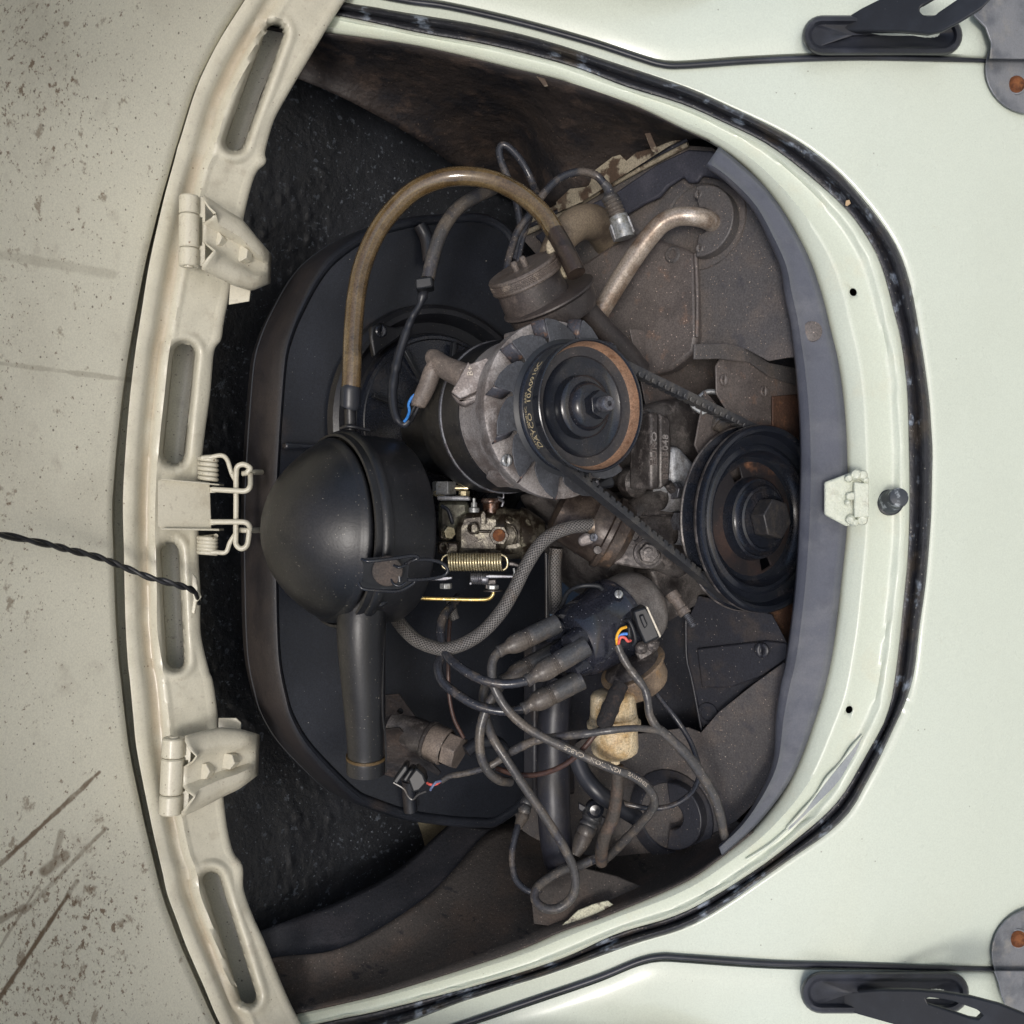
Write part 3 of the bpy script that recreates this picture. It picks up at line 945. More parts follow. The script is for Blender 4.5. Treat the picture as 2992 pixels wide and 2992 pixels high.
# ------------------------------------------------------------------ engine bay
Mat.VS, Mat.SS, Mat.SZ, Mat.GR = 2.6, .8, 1.1, .26
tar = Mat('tar_board', '212327', .4, 0, .5).var('2c2e33', 5, .45, .7, .7).var('5a6068', 45, .61, .66, .7).var('7d848c', 100, .64, .69, .7).specks('8a929c', 300, .14, .9, .5).bump(60, .12, .003, 5).bump(190, .35, .002, 3).done()
Mat.GAIN = (.95, .92, .92)
wall_dirt = Mat('oily_brown_wall', '342e2b', .6).var('1d1d21', 6, .42, .62, .9).var('4a3f38', 16, .5, .68, .8).specks('8a7a6a', 330, .16, .8, .7).bump(22, .6, .008).bump(70, .5, .003).bump(260, .4, .001).done()
Mat.GAIN = (1.35, 1.3, 1.27)
felt = Mat('dark_felt_pad', '34312f', .8).var('443b35', 7, .45, .68, .8).var('18181c', 30, .60, .68, .9, sc=(1, .3, .5)).specks('77706a', 420, .2, .72, .7).bump(260, .6, .0012).done()
Mat.GAIN = (1.75, 1.73, 1.76)
tin = Mat('dusty_black_tin', '3f3d3c', .46, 0, .5).var('504943', 9, .42, .66, .6).var('2f2f33', 20, .55, .70, .6).specks('a3917f', 480, .18, .66, .6).specks('c0b1a2', 230, .10, .92, .6).bump(140, .3, .001).done()
tin_rusty = Mat('brown_dusty_tin', '4a4542', .5).var('393533', 8, .42, .62, .7).var('5a4a40', 24, .56, .68, .6).specks('a8968a', 420, .18, .7, .8).bump(170, .4, .001).done()
Mat.GAIN = (1.35, 1.35, 1.4)
tin_black = Mat('black_tin', '24252a', .42).var('37322f', 12, .5, .68, .8).specks('8d867e', 420, .17, .76, .75).bump(150, .3, .001).done()
rubber_edge = Mat('edge_rubber', '2b2c33', .5).var('38383e', 20, .45, .7, .7).specks('777168', 380, .14, .86, .6).bump(120, .2, .0015).done()
Mat.GAIN = (1.2, 1.2, 1.2)
rust_dark = Mat('dark_rusty_tin', '4a352a', .7).var('2c2320', 12, .44, .62, .9).var('6d4c36', 30, .55, .68, .7).specks('8a7464', 300, .16, .8, .6).bump(170, .4, .001).done()
paint_old = Mat('chipped_cream_paint', '857d6c', .6).var('3a2a1e', 14, .50, .58, .95).var('9a9180', 6, .5, .7, .6).bump(90, .3, .001).done()

# side wall on the car's right (top of the picture): opening edge, crease, foot
def rowmix(a, b, t, bulge=0.0):
    return [(p[0] + (q[0] - p[0]) * t, p[1] + (q[1] - p[1]) * t, p[2] + (q[2] - p[2]) * t + bulge * math.sin(math.pi * t)) for p, q in zip(a, b)]
topE = resample(cr([(640, 60, .985), (800, 78, .975), (1000, 102, .962), (1233, 136, .955), (1492, 198, .95), (1660, 240, .947), (1849, 306, .944), (1992, 374, .943), (2075, 412, .942)], 8), 70)
topF = resample(cr([(640, 160, 1.05), (800, 205, 1.04), (1000, 285, 1.05), (1217, 404, 1.11), (1351, 500, 1.17), (1500, 585, 1.225), (1611, 606, dZ(1611, .42)), (1800, 510, dZ(1800, .42)), (2000, 414, dZ(2000, .42)), (2078, 408, .985)], 8), 70)
rows = [[P(x, y, d + .003 * mnoise.noise(Vector((x * .008, y * .008, 1.5)))) for x, y, d in rowmix(topE, topF, t / 12, .02)] for t in range(13)]
grid('bay_side_wall', rows, wall_dirt, car, .001, 60)
pxprism('bent_tab', [(1567, 222), (1590, 226), (1602, 252), (1590, 252)], .952, .001, paint_old, car, .0002)
# front wall of the bay, tarred board with lumps
def tarwall(name, x0, x1, z0, z1, Y, parent):
    rows, nx, nz = [], 300, 200
    for i in range(nz + 1):
        z = z0 + (z1 - z0) * i / nz
        row = []
        for j in range(nx + 1):
            x = x0 + (x1 - x0) * j / nx
            v = Vector((x * 26, z * 26, .3))
            h = mnoise.noise(v) * .5 + mnoise.noise(v * 2.7) * .35
            lump = max(0, mnoise.noise(Vector((x * 95, z * 120, 7.0))) - .18) * 1.2 + max(0, mnoise.noise(Vector((x * 220, z * 260, 3.0))) - .2) * .5
            k = 1.3 * sstep(mnoise.noise(Vector((x * 8, z * 8, 2.0))), -.1, .45)
            row.append(Vector((x, Y - (.0012 * h + .0022 * lump * k) - .06 * (abs(x) / .5) ** 2, z)))
        rows.append(row)
    return grid(name, rows, tar, parent, 0, 60)
tarwall('tar_board', -.50, .50, .34, .92, .43, car)
# side wall on the car's left (bottom of the picture): two folded felt pads on the inner panel
botE = resample(cr([(640, 3000, .985), (800, 2972, .975), (1000, 2928, .962), (1171, 2884, .957), (1497, 2778, .95), (1637, 2718, .947), (1776, 2669, .945), (1992, 2576, .943), (2095, 2508, .942), (2199, 2426, .942)], 8), 70)
botF = resample(cr([(640, 2860, 1.0), (800, 2800, 1.01), (1000, 2768, 1.02), (1248, 2618, 1.05), (1440, 2421, 1.12), (1560, 2420, 1.14), (1700, 2440, 1.12), (1850, 2480, 1.06), (2000, 2470, 1.02), (2150, 2400, .985)], 8), 70)
rows = [[P(x, y, d + .004 * mnoise.noise(Vector((x * .007, y * .009, 4.5)))) for x, y, d in rowmix(botE, botF, t / 12, .012)] for t in range(13)]
grid('bay_side_wall', rows, felt, car, .002, 60)
padA = resample(cr([(700, 2860, 1.01), (1000, 2770, 1.025), (1248, 2620, 1.055), (1450, 2415, 1.125)], 10), 40)
padB = resample(cr([(700, 2745, 1.02), (840, 2690, 1.04), (1000, 2628, 1.07), (1160, 2540, 1.10), (1320, 2400, 1.15)], 10), 40)
rows = [[P(x, y, d + .0025 * mnoise.noise(Vector((x * .01, y * .01, 8.5)))) for x, y, d in rowmix(padA, padB, t / 8, .001)] for t in range(9)]
grid('sound_pad', rows, Mat('dark_felt_strip', '292a2f', .72).var('38363a', 10, .45, .68, .8).specks('7a7670', 360, .18, .78, .7).bump(230, .5, .0012).done(), car, .004, 60)
pxprism('bare_panel', [(1145, 2440), (1205, 2395), (1330, 2405), (1290, 2480), (1180, 2560), (1120, 2600)], 1.20, .002, Mat('faded_olive_panel', '57503c', .7).var('3a3426', 20, .45, .7, .8).bump(150, .3, .001).done(), car, 0)
# floor under the engine, deck above the hinges and the outer sides keep daylight out as the real shell does
grid('bay_floor', [[Vector((x, y, .30)) for x in (-.5, .5)] for y in (-.04, .46)], tin_black, car, .002, 0)
grid('rear_deck', [[Vector((x, .355 + .4 * t, .875 + .2 * t)) for x in (-.75, -.4, 0, .4, .75)] for t in (0, .5, 1)], paint, car, .002, 40)
for s in (-1, 1):
    grid('outer_side', [[Vector((s * (.46 + .06 * t), y, .02 + .95 * t)) for t in (0, .5, 1)] for y in (.02, .3, .8)], wall_dirt, car, .002, 0)

# ------------------------------------------------------------------ engine tin
Z0 = .42
et = thing('engine_tin', 'dusty black sheet metal shelf around the engine', 'sheet metal', PZ(2050, 900, Z0))
RT = [(1500, 670), (1620, 618), (1800, 522), (2000, 424), (2080, 430), (2160, 500), (2230, 575), (2290, 660), (2330, 760), (2365, 900), (2380, 1040), (2300, 1045), (2245, 1055), (2180, 1020), (2030, 1010), (1870, 1000), (1700, 900), (1600, 780)]
zprism('shelf_plate', RT, Z0, .002, tin, et, .0006)
# raised cylinder cover with its ridge
zprism('cylinder_cover', [(1560, 760), (1700, 770), (1790, 712), (1860, 680), (1990, 720), (2030, 740), (2036, 980), (2026, 1030), (1960, 1080), (1820, 1120), (1650, 1000)], Z0 + .012, .02, tin_rusty, et, .004)
tube('cover_ridge', [(2032, 742, dZ(2032, Z0 + .012)), (2037, 860, dZ(2037, Z0 + .012)), (2036, 985, dZ(2036, Z0 + .012))], 6, tin_rusty, et, 8)
lathe('cover_dent', PZ(1965, 744, Z0 + .0122), TN, [(0, .0085), (.0018, .007), (.0018, .005), (-.001, .004), (-.001, 0)], tin, et, 20)
# cream body channel that carries the edge seal
b = [(1538, 676, dZ(1538, Z0 + .004)), (1611, 640, dZ(1611, Z0 + .004)), (1800, 528, dZ(1800, Z0 + .004)), (2010, 418, dZ(2010, Z0 + .004))]
for dy, rr, m, nm in ((-26, 8, paint_old, 'seal_channel'), (-10, 8, tin_black, 'seal_groove'), (4, 8, paint_old, 'seal_channel')):
    tube(nm, [(x, y + dy, d - .001) for x, y, d in b], rr, m, car, 8)
pxprism('chipped_patch', [(1625, 590), (1665, 552), (1720, 545), (1735, 500), (1790, 458), (1812, 452), (1830, 470), (1860, 445), (1920, 430), (1965, 420), (1700, 590), (1630, 620)], lambda x, y: dZ(x, .434) - .004, .001, paint_old, car, 0)
pxprism('bent_tab', [(1884, 390), (1900, 388), (1925, 445), (1905, 442)], .99, .001, paint_old, car, .0002)
# rubber edge seal lying on the tin
ru = [(1560, 690), (1620, 650), (1700, 606), (1800, 560), (1920, 478), (2010, 436), (2080, 440), (2140, 492), (2190, 560), (2150, 560), (2100, 522), (2050, 512), (2036, 532), (2010, 534), (1995, 516), (1950, 545), (1925, 575), (1880, 595), (1830, 625), (1800, 640), (1760, 632), (1740, 620), (1640, 690), (1590, 720)]
zprism('edge_seal', ru, Z0 + .012, .006, rubber_edge, et, .002)
# half-moon collars where the warm-air pipes pass
def half_collar(cx, cy, R, r, th, mat, parent, flip=1):
    c = PZ(cx, cy, Z0 + th)
    pts = []
    for k in range(25):
        a = math.radians(-98 + 196 * k / 24)
        pts.append(c + UU * R * math.sin(a) - TY * R * math.cos(a))
    for k in range(15):
        a = math.radians(98 - 196 * k / 14)
        pts.append(c + UU * r * math.sin(a) - TY * r * math.cos(a))
    prism('half_collar', pts, TN * -th, mat, parent, .0012)
    lathe('collar_flange', PZ(cx, cy, Z0), TN, [(0, R * 1.42), (.0022, R * 1.40), (.003, R * 1.05), (.001, R)], mat, parent, 32)
half_collar(2045, 645, .0345, .0125, .018, tin, et)
for x, y in ((2040, 567), (2044, 725)):
    screw('collar_screw', PZ(x, y, Z0 + .018), TN, .0042, tin, et, .0012)
# left tin (bottom of the picture)
LT = [(1480, 2300), (1700, 2160), (1900, 2140), (2010, 2125), (2048, 2140), (2100, 2080), (2200, 2000), (2290, 1935), (2345, 1980), (2330, 2100), (2290, 2230), (2230, 2320), (2130, 2420), (2010, 2500), (1850, 2580), (1700, 2620), (1560, 2560)]
zprism('shelf_plate', LT, Z0, .002, tin, et, .0006)
half_collar(1960, 2385, .033, .013, .016, tin_black, et)
zprism('folded_plate', [(2003, 1827), (2010, 1930), (2020, 1985), (2040, 2060), (2048, 2130), (2090, 2095), (2180, 2010), (2240, 1975), (2300, 1930), (2300, 1880), (2255, 1795), (2130, 1760), (2040, 1740)], Z0 - .012, .002, tin_black, et, .0008)
tube('plate_fold', [(2004, 1800, dZ(2004, Z0 - .010)), (2006, 1920, dZ(2006, Z0 - .010)), (2022, 1990, dZ(2022, Z0 - .010)), (2050, 2135, dZ(2050, Z0 - .010))], 4, tin_black, et, 8)
zprism('plate_step', [(2035, 1895), (2120, 1885), (2240, 1872), (2300, 1880), (2300, 1925), (2230, 1975), (2130, 2010), (2050, 2010)], Z0 - .008, .004, tin_black, et, .0015)
lathe('plug_hole_rim', PZ(2069, 2085, Z0 - .0115), TN, [(0, .011), (.0016, .0105), (.0016, .0075), (-.004, .0075), (-.004, 0)], tin_black, et, 20)
screw('plate_screw', PZ(2225, 1900, Z0 - .004), TN, .007, tin_black, et, .0015)
zprism('under_plate', [(1900, 1800), (2010, 1780), (2070, 1900), (2070, 2160), (1900, 2160)], Z0 - .05, .002, tin_black, et, .0008)
# brown rear tin behind the belt, with its two slotted screws
yprism('rear_cover', [(1840, 960), (2060, 985), (2360, 1000), (2370, 1330), (2080, 1330), (1900, 1240)], .12, .002, tin_rusty, et, .0008)
yprism('under_cover', [(2030, 1005), (2130, 1003), (2190, 1020), (2250, 1060), (2330, 1075), (2340, 1130), (2250, 1100), (2190, 1058), (2100, 1048), (2030, 1050)], .030, .003, tin, et, .001)
yprism('rear_plate', [(2092, 1070), (2110, 1040), (2180, 1030), (2245, 1065), (2330, 1090), (2345, 1240), (2330, 1270), (2240, 1285), (2170, 1275), (2094, 1150)], .035, .002, tin_rusty, et, .0008)
yprism('lower_rear_plate', [(2060, 1140), (2170, 1270), (2345, 1245), (2345, 1380), (2200, 1420), (2080, 1400), (2030, 1300)], .045, .002, tin_rusty, et, .0008)
yprism('rust_plate', [(2258, 1158), (2345, 1150), (2345, 1300), (2258, 1280)], .030, .002, rust_dark, et, .0008)
yprism('rust_plate', [(2250, 1780), (2340, 1760), (2320, 1900), (2262, 1885)], .020, .002, rust_dark, et, .0008)
for x, y in ((2115, 1110), (2232, 1143)):
    screw('tin_screw', PY(x, y, .034), (0, -1, 0), .0055, tin_rusty, et, .0016)
yprism('dark_filler_block', [(1560, 1880), (1700, 1860), (1900, 1900), (2020, 2000), (2050, 2140), (1900, 2200), (1700, 2320), (1560, 2330)], .21, .02, tin_black, et, .003)  # dark block added to cover the shroud's sky reflection behind the filter
# blue-black apron strip inside the lower lip of the opening
SI = [(2060, 488), (2120, 530), (2197, 610), (2243, 697), (2280, 783), (2293, 867), (2310, 950), (2320, 1030), (2328, 1103), (2338, 1248), (2339, 1414), (2331, 1621), (2318, 1776), (2297, 1932), (2281, 2000), (2267, 2095), (2262, 2199), (2245, 2265), (2205, 2345), (2160, 2410), (2100, 2470)]
SO = [(2100, 430), (2147, 466), (2225, 537), (2282, 611), (2340, 710), (2370, 776), (2401, 870), (2425, 970), (2446, 1060), (2466, 1220), (2473, 1400), (2471, 1538), (2452, 1720), (2430, 1900), (2409, 2000), (2375, 2111), (2334, 2225), (2295, 2300), (2240, 2375), (2190, 2430), (2110, 2500)]
a_ = resample(cr(SI, 6), 100)
b_ = resample(cr(SO, 6), 100)
rows = []
for u, off in ((-.02, .030), (0, .008), (.03, .004), (.14, .000), (.22, -.003), (.30, .001), (.5, .005), (.8, .008), (1.03, .012)):
    rows.append([P(a[0] + (b[0] - a[0]) * u, a[1] + (b[1] - a[1]) * u, .922 + off + .018 * ((a[1] - 1496) / 1496) ** 2) for a, b in zip(a_, b_)])
grid('apron_strip', rows, apron_rubber, et, .0015, 60, off=1.0, flip=True)
lathe('apron_stud', P(2373, 968, .928), -VV, [(-.001, .0095), (.001, .009), (.0018, .005), (.0018, 0)], tin_rusty, et, 18)
# ------------------------------------------------------------------ materials of the engine
Mat.VS, Mat.SS, Mat.SZ = 3.0, .75, 1.1
Mat.GAIN = (1.0, 1.04, 1.13)
shroud_m = Mat('black_shroud_paint', '1e2024', .3, 0, .5).var('292b30', 3, .42, .7, .7).var('3f362f', 4, .6, .75, .5).specks('8a857c', 420, .11, .87, .7).specks('c0b8a8', 130, .05, .95, .8).dust('40362d', .75, .45, 1.1, 9).bump(400, .12, .0006).done()
black_paint = Mat('dusty_black_paint', '141517', .38, 0, .5).var('1e1e21', 6, .42, .68, .7).specks('8c8474', 520, .17, .78, .65).specks('bdb29c', 190, .07, .92, .7).dust('453f34', .5, .5, 1.1, 40).bump(340, .16, .0008).done()
Mat.GAIN = (1.2, 1.25, 1.36)
gloss_black = Mat('gloss_black_pulley', '191b20', .22, 0, .6).var('2e2a28', 16, .5, .7, .6).specks('77706a', 500, .14, .88, .6).bump(260, .12, .0006).done()
Mat.GAIN = (1.4, 1.47, 1.62)
alu = Mat('dirty_cast_aluminium', '7f7871', .48, .25, .5).var('5a5049', 9, .42, .62, .85).var('968e86', 20, .52, .68, .6).specks('a89d90', 560, .18, .8, .6).specks('1c1814', 300, .13, .84, .7).bump(220, .35, .001).done()
alu_dark = Mat('oily_cast_metal', '57514b', .42, .3, .5).var('332e2b', 11, .4, .6, .9).var('756c64', 26, .54, .68, .7).specks('8d8276', 520, .17, .82, .6).bump(160, .45, .0014).done()
alu_bright = Mat('pale_cast_metal', '9a9894', .5, .3, .5).var('6a645e', 16, .45, .62, .8).specks('2a2622', 300, .14, .84, .8).bump(220, .4, .001).done()
Mat.GAIN = (1.0, 1.02, 1.08)
carb_m = Mat('oily_carburettor_zinc', '5c564a', .32, .4, .5).var('2a221a', 22, .44, .58, .95).var('857f6c', 40, .56, .68, .8).specks('9a927c', 600, .18, .82, .6).bump(190, .5, .0012).done()
Mat.GAIN = (1.25, 1.28, 1.36)
zinc = Mat('bright_zinc', '8d8d89', .36, .5, .5).var('6a6658', 60, .5, .68, .8).bump(260, .2, .0006).done()
brass = Mat('yellow_passivated_wire', 'b8ab88', .26, .7, .5).var('857a5c', 60, .5, .65, .8).done()
gold_rod = Mat('gold_rod', 'b59a5a', .3, .6, .5).var('cfc59a', 60, .5, .65, .8).done()
steel = Mat('grey_steel', '6a6a6c', .38, .7, .5).var('40383a', 60, .48, .66, .8).specks('a09a92', 500, .18, .85, .6).done()
hose_dirty = Mat('dusty_grey_cable', '403e3c', .28).var('5c544a', 14, .46, .64, .8).var('363538', 20, .54, .66, .85).specks('a0968a', 480, .2, .7, .7).bump(260, .25, .0008).done()
hose_dark = Mat('dark_cable', '2a2b2f', .22).var('554d45', 14, .48, .66, .85).specks('a0968a', 480, .18, .76, .65).bump(260, .2, .0008).done()
boot_m = Mat('dusty_rubber_boot', '3b3b3b', .38).var('544c43', 9, .46, .64, .8).var('323237', 18, .55, .68, .8).specks('b0a698', 420, .18, .72, .75).bump(240, .3, .0008).done()
plug_boot = Mat('brown_rubber_plug', '5f564e', .45).var('766a5f', 14, .45, .64, .8).specks('aaa092', 460, .18, .74, .7).bump(240, .3, .0008).done()
Mat.GAIN = (.85, .85, .85)
rust_in = Mat('rusty_pulley_wall', '8f705a', .6, 0, .4).var('a07c62', 24, .45, .62, .8).var('6d4a34', 50, .55, .68, .7).specks('d0a988', 400, .14, .9, .6).bump(260, .3, .0008).done()
Mat.GAIN = (1.25, 1.25, 1.32)
pulley_face = Mat('dusty_pulley_face', '2b2a2b', .4).var('3c3733', 14, .45, .66, .8).specks('8d837a', 560, .18, .74, .6).bump(260, .2, .0006).done()
cap_m = Mat('glossy_distributor_cap', '1f2127', .14, 0, .6).var('313138', 8, .5, .7, .6).specks('9a9aa0', 480, .16, .76, .7).bump(300, .1, .0006).done()
belt_m = Mat('belt_rubber', '2a2b2d', .5).var('42403c', 20, .45, .62, .8).specks('6e6a64', 500, .16, .84, .6).bump(260, .35, .0008).done()
print_m = Mat('belt_print', 'b0a17c', .6).var('5d553f', 160, .54, .66, .8).done()
white_print = Mat('white_print', 'b5ab99', .6).var('5f564a', 300, .5, .62, .85).done()
pipe_m = Mat('silver_pipe', '968b7c', .34, .35, .5).var('665443', 9, .46, .64, .85).var('b5ac9f', 18, .54, .68, .7).specks('33261b', 380, .16, .8, .7).bump(180, .25, .0008).done()
q = Mat('braided_hose', '66635e', .5)
uvm = q.n('ShaderNodeSeparateXYZ')
q.l(q.tc.outputs['UV'], uvm.inputs[0])
def tri(q, v, f):
    w = q.math('FRACT', q.math('MULTIPLY', v, f))
    return q.math('ABSOLUTE', q.math('SUBTRACT', q.math('MULTIPLY', w, 2.0), 1.0))
w1 = tri(q, q.math('ADD', uvm.outputs[0], q.math('MULTIPLY', uvm.outputs[1], .9)), 13.0)
w2 = tri(q, q.math('SUBTRACT', uvm.outputs[0], q.math('MULTIPLY', uvm.outputs[1], .9)), 13.0)
br_ = q.math('MAXIMUM', q.ramp(w1, .3, .8), q.ramp(w2, .3, .8))
q.c = q.c
q.mix(q.math('MULTIPLY', q.math('SUBTRACT', 1.0, br_), .85), (.016, .016, .016))
q.var('5a4a3a', 16, .55, .7, .4)
q.bump(1, .9, .0012, src=br_)
braid_m = q.done()
q = Mat('brown_breather_hose', '4e3e26', .12, 0, .7, .8)
q.var('66563a', 8, .42, .66, .8).var('33291b', 12, .56, .70, .7).specks('2a2016', 420, .16, .82, .6)
q.bump(120, .08, .0008)
hose_brown = q.done()

# ------------------------------------------------------------------ fan shroud
FO = [(1530, 900), (1512, 740), (1500, 690), (1466, 652), (1404, 629), (1300, 632), (1207, 642), (1083, 677), (983, 743), (927, 810), (877, 903), (850, 967), (830, 1043), (817, 1193), (810, 1300), (803, 1437), (801, 1580), (803, 1727), (806, 1850),
      (813, 1950), (830, 2037), (850, 2103), (897, 2183), (977, 2270), (1043, 2330), (1083, 2350), (1190, 2387), (1283, 2403), (1400, 2412), (1470, 2400), (1560, 2300), (1600, 2000), (1600, 1500), (1570, 1100)]
sh = thing('fan_shroud', 'big black rounded cooling fan shroud at the back of the engine bay', 'fan shroud', PY(1200, 1500, .25))
YF = .25
fo = [PY(x, y, YF) for x, y in cr(FO, 5, True)]
cen = Vector((sum(v.x for v in fo) / len(fo), YF, sum(v.z for v in fo) / len(fo)))
def ring_at(k, Y, grow=0.0):
    out = []
    n = len(fo)
    for i in range(n):
        t = (fo[(i + 1) % n] - fo[i - 1]).normalized()
        nn = Vector((t.z, 0, -t.x))
        if nn.dot(fo[i] - cen) < 0:
            nn = -nn
        v = fo[i] + nn * grow
        out.append(Vector((cen.x + (v.x - cen.x) * k, Y, cen.z + (v.z - cen.z) * k)))
    out.append(out[0])
    return out
# band running back from the face: rolled edge, top skin, seam, rear half
rows = [ring_at(.975, YF + .0012), ring_at(.988, YF + .0002), ring_at(.995, YF - .0006), ring_at(1.0, YF + .0002), ring_at(1.0, YF + .003, .002), ring_at(1.0, YF + .02, .005), ring_at(1.0, YF + .055, .006), ring_at(1.0, YF + .0555, .0045), ring_at(1.0, YF + .0575, .0045), ring_at(1.0, YF + .058, .0065), ring_at(1.0, YF + .075, .003), ring_at(1.0, YF + .09, -.004), ring_at(1.0, YF + .11, -.02), ring_at(.5, YF + .12)]
grid('housing_band', rows, shroud_m, sh, .001, 50)
# face: pressed sheet, bulging a little, with a dished rim
rows = []
for i in range(16):
    k = .96 * (1 - i / 15) + .0205
    rows.append(ring_at(k, YF + .0010 - .006 * sstep(1 - k, .1, .7)))
grid('housing_face', rows, shroud_m, sh, 0, 50)
AX, AZ = .0868, .6104                            # generator shaft
ay = lambda Y: Vector((AX, Y, AZ))
lathe('fan_ring', ay(.238), (0, -1, 0), [(-.005, .122), (.004, .1205), (.0075, .116), (.0075, .111), (.002, .107), (-.006, .104), (-.008, .094), (-.002, .090), (.001, .086), (-.006, .082), (-.02, .08)], black_paint, sh, 72)
lathe('fan_backing_plate', ay(.236), (0, -1, 0), [(-.006, .092), (-.002, .090), (0, .06), (.004, .05), (.004, .0)], gloss_black, sh, 56)
for k in range(9):
    a = 2 * math.pi * k / 9 + .3
    e = Vector((math.sin(a), 0, math.cos(a)))
    t = Vector((math.cos(a), 0, -math.sin(a)))
    p = ay(.234) + e * .066
    prism('vane', [p - e * .016 - t * .0016, p + e * .018 - t * .0022, p + e * .018 + t * .0022, p - e * .016 + t * .0016], Vector((0, -.006, 0)), black_steel, sh, .0006)
lug = yprism('ring_lug', [(1083, 985), (1086, 955), (1100, 943), (1120, 942), (1138, 952), (1160, 955), (1180, 948), (1195, 965), (1150, 1000), (1110, 1030), (1095, 1045), (1090, 1020)], .228, .008, black_paint, sh, .002)
screw('ring_screw', PY(1113, 967, .2275), (0, -1, 0), .0062, gloss_black, lug, .002)
for x, y in ((1235, 655), (1200, 2370)):
    tube('pressed_rib', [(x - 8, y + 3, dY(x - 8, YF - .004)), (x + 12, y + 45, dY(x + 12, YF - .006)), (x + 20, y + 110, dY(x + 20, YF - .010))] if y < 1000 else [(x, y, dY(x, YF - .004)), (x - 4, y - 40, dY(x, YF - .006)), (x - 6, y - 90, dY(x, YF - .010))], 20, shroud_m, sh, 12)
yprism('lower_step', [(835, 1292), (955, 1300), (960, 1312), (835, 1312)], YF - .012, .01, shroud_m, sh, .003)

# ------------------------------------------------------------------ alternator
al = thing('alternator', 'dusty grey alternator with black fan blades and black pulley', 'alternator', ay(0))
Yd = (0, 1, 0)
lathe('rear_case', ay(0), Yd, [(.098, .055), (.098, .0675), (.102, .069), (.15, .069), (.165, .066), (.175, .058), (.19, .052), (.235, .050)], black_paint, al, 64)
lathe('case_seam', ay(0), Yd, [(.1235, .0690), (.124, .0702), (.1265, .0702), (.127, .0690)], steel, al, 64)
lathe('front_case', ay(0), Yd, [(.046, .030), (.044, .060), (.044, .0735), (.0452, .0757), (.052, .0757), (.054, .0745), (.062, .0735), (.064, .069), (.085, .0665), (.098, .0665), (.0995, .060)], alu, al, 72)
for k in range(3):                                # cast lugs along the case
    a = math.radians((-58, -150, 75)[k])
    e = Vector((math.sin(a), 0, math.cos(a)))
    t = Vector((math.cos(a), 0, -math.sin(a)))
    c = ay(.064) + e * .0685
    prism('case_lug', [c - t * .010 - e * .004, c + t * .010 - e * .004, c + t * .008 + e * .0045, c - t * .008 + e * .0045], Vector((0, .026, 0)), alu, al, .002)
# fan: disc with saw-tooth blades, each with a bent-back vane
nb = 12
fan_pts = []
for k in range(nb):
    a0 = 2 * math.pi * k / nb + .17
    st_ = 2 * math.pi / nb
    for f, r in ((0.0, .0600), (.02, .0755), (.05, .0775), (.30, .0745), (.55, .0700), (.78, .0645), (.87, .0615), (.89, .0580), (.96, .0575)):
        a = a0 + f * st_
        fan_pts.append(Vector((AX + r * math.sin(a), .030, AZ + r * math.cos(a))))
fan_m = Mat('fan_steel', '3f4144', .4).var('2b2c2e', 9, .45, .66, .8).specks('8a8a8a', 420, .15, .86, .5).bump(220, .15, .0008).done()
fan = prism('fan', fan_pts, Vector((0, .0012, 0)), fan_m, al, .0004)
for k in range(nb):
    a = 2 * math.pi * k / nb + .17
    e = Vector((math.sin(a), 0, math.cos(a)))
    t = Vector((math.cos(a), 0, -math.sin(a)))
    p0, p1 = ay(.0305) + e * .0610, ay(.0305) + e * .0772
    rows = []
    for j in range(6):
        f = j / 5
        off = -t * (.0060 * math.sin(f * 1.3)) + Vector((0, .011 * f, 0))
        rows.append([p0 + off, p0.lerp(p1, .5) + off, p1 + off])
    grid('blade', rows, Mat('blade_steel', '3c3c40', .42).var('6a5140', 40, .48, .62, .8).bump(240, .3, .0008).done() if k == 0 else bpy.data.materials['blade_steel'], fan, .0012, 40)
lathe('fan_hub', ay(0), Yd, [(.0295, .058), (.0285, .0565), (.026, .054), (.0255, .045)], black_steel, al, 64)
# pulley
pu = lathe('pulley', ay(0), Yd, [(.0292, .045), (.0292, .0540), (.0275, .0548), (.0255, .0545), (.0234, .0530), (.0184, .0458), (.0142, .0458), (.0094, .0535), (.002, .0546), (.0012, .0549), (-.0004, .0549), (-.001, .0542), (-.0006, .0533), (.001, .0524)], gloss_black, al, 96)
lathe('pulley_wall', ay(0), Yd, [(.0008, .0525), (.0035, .0518), (.0090, .0500), (.0098, .0490)], rust_in, pu, 96)
lathe('pulley_web', ay(0), Yd, [(.0094, .0496), (.0100, .0482), (.0112, .0420), (.0130, .0412)], pulley_face, pu, 80)
lathe('pulley_dish', ay(0), Yd, [(.0128, .0414), (.0160, .0375), (.0176, .0325), (.0170, .0268), (.0085, .0258), (.0072, .0246), (.0064, .0226), (.0056, .0204), (.0040, .0198), (-.0005, .0176), (-.0030, .0140), (-.0036, .0), ], gloss_black, pu, 64)
nu = hexnut('nut', ay(-.0034), (0, -1, 0), .0118, .0090, steel, pu, rot=.12)
nu.data.materials[0] = gloss_black
lathe('stud', ay(-.012), (0, -1, 0), [(0, .0062), (.0085, .0062), (.0095, .0055), (.0095, .0022), (.005, .0020), (.005, 0)], steel, pu, 24)
screw('cross_screw', PY(1480, 1345, .0435), (0, -1, 0), .0052, zinc, al, .0022)
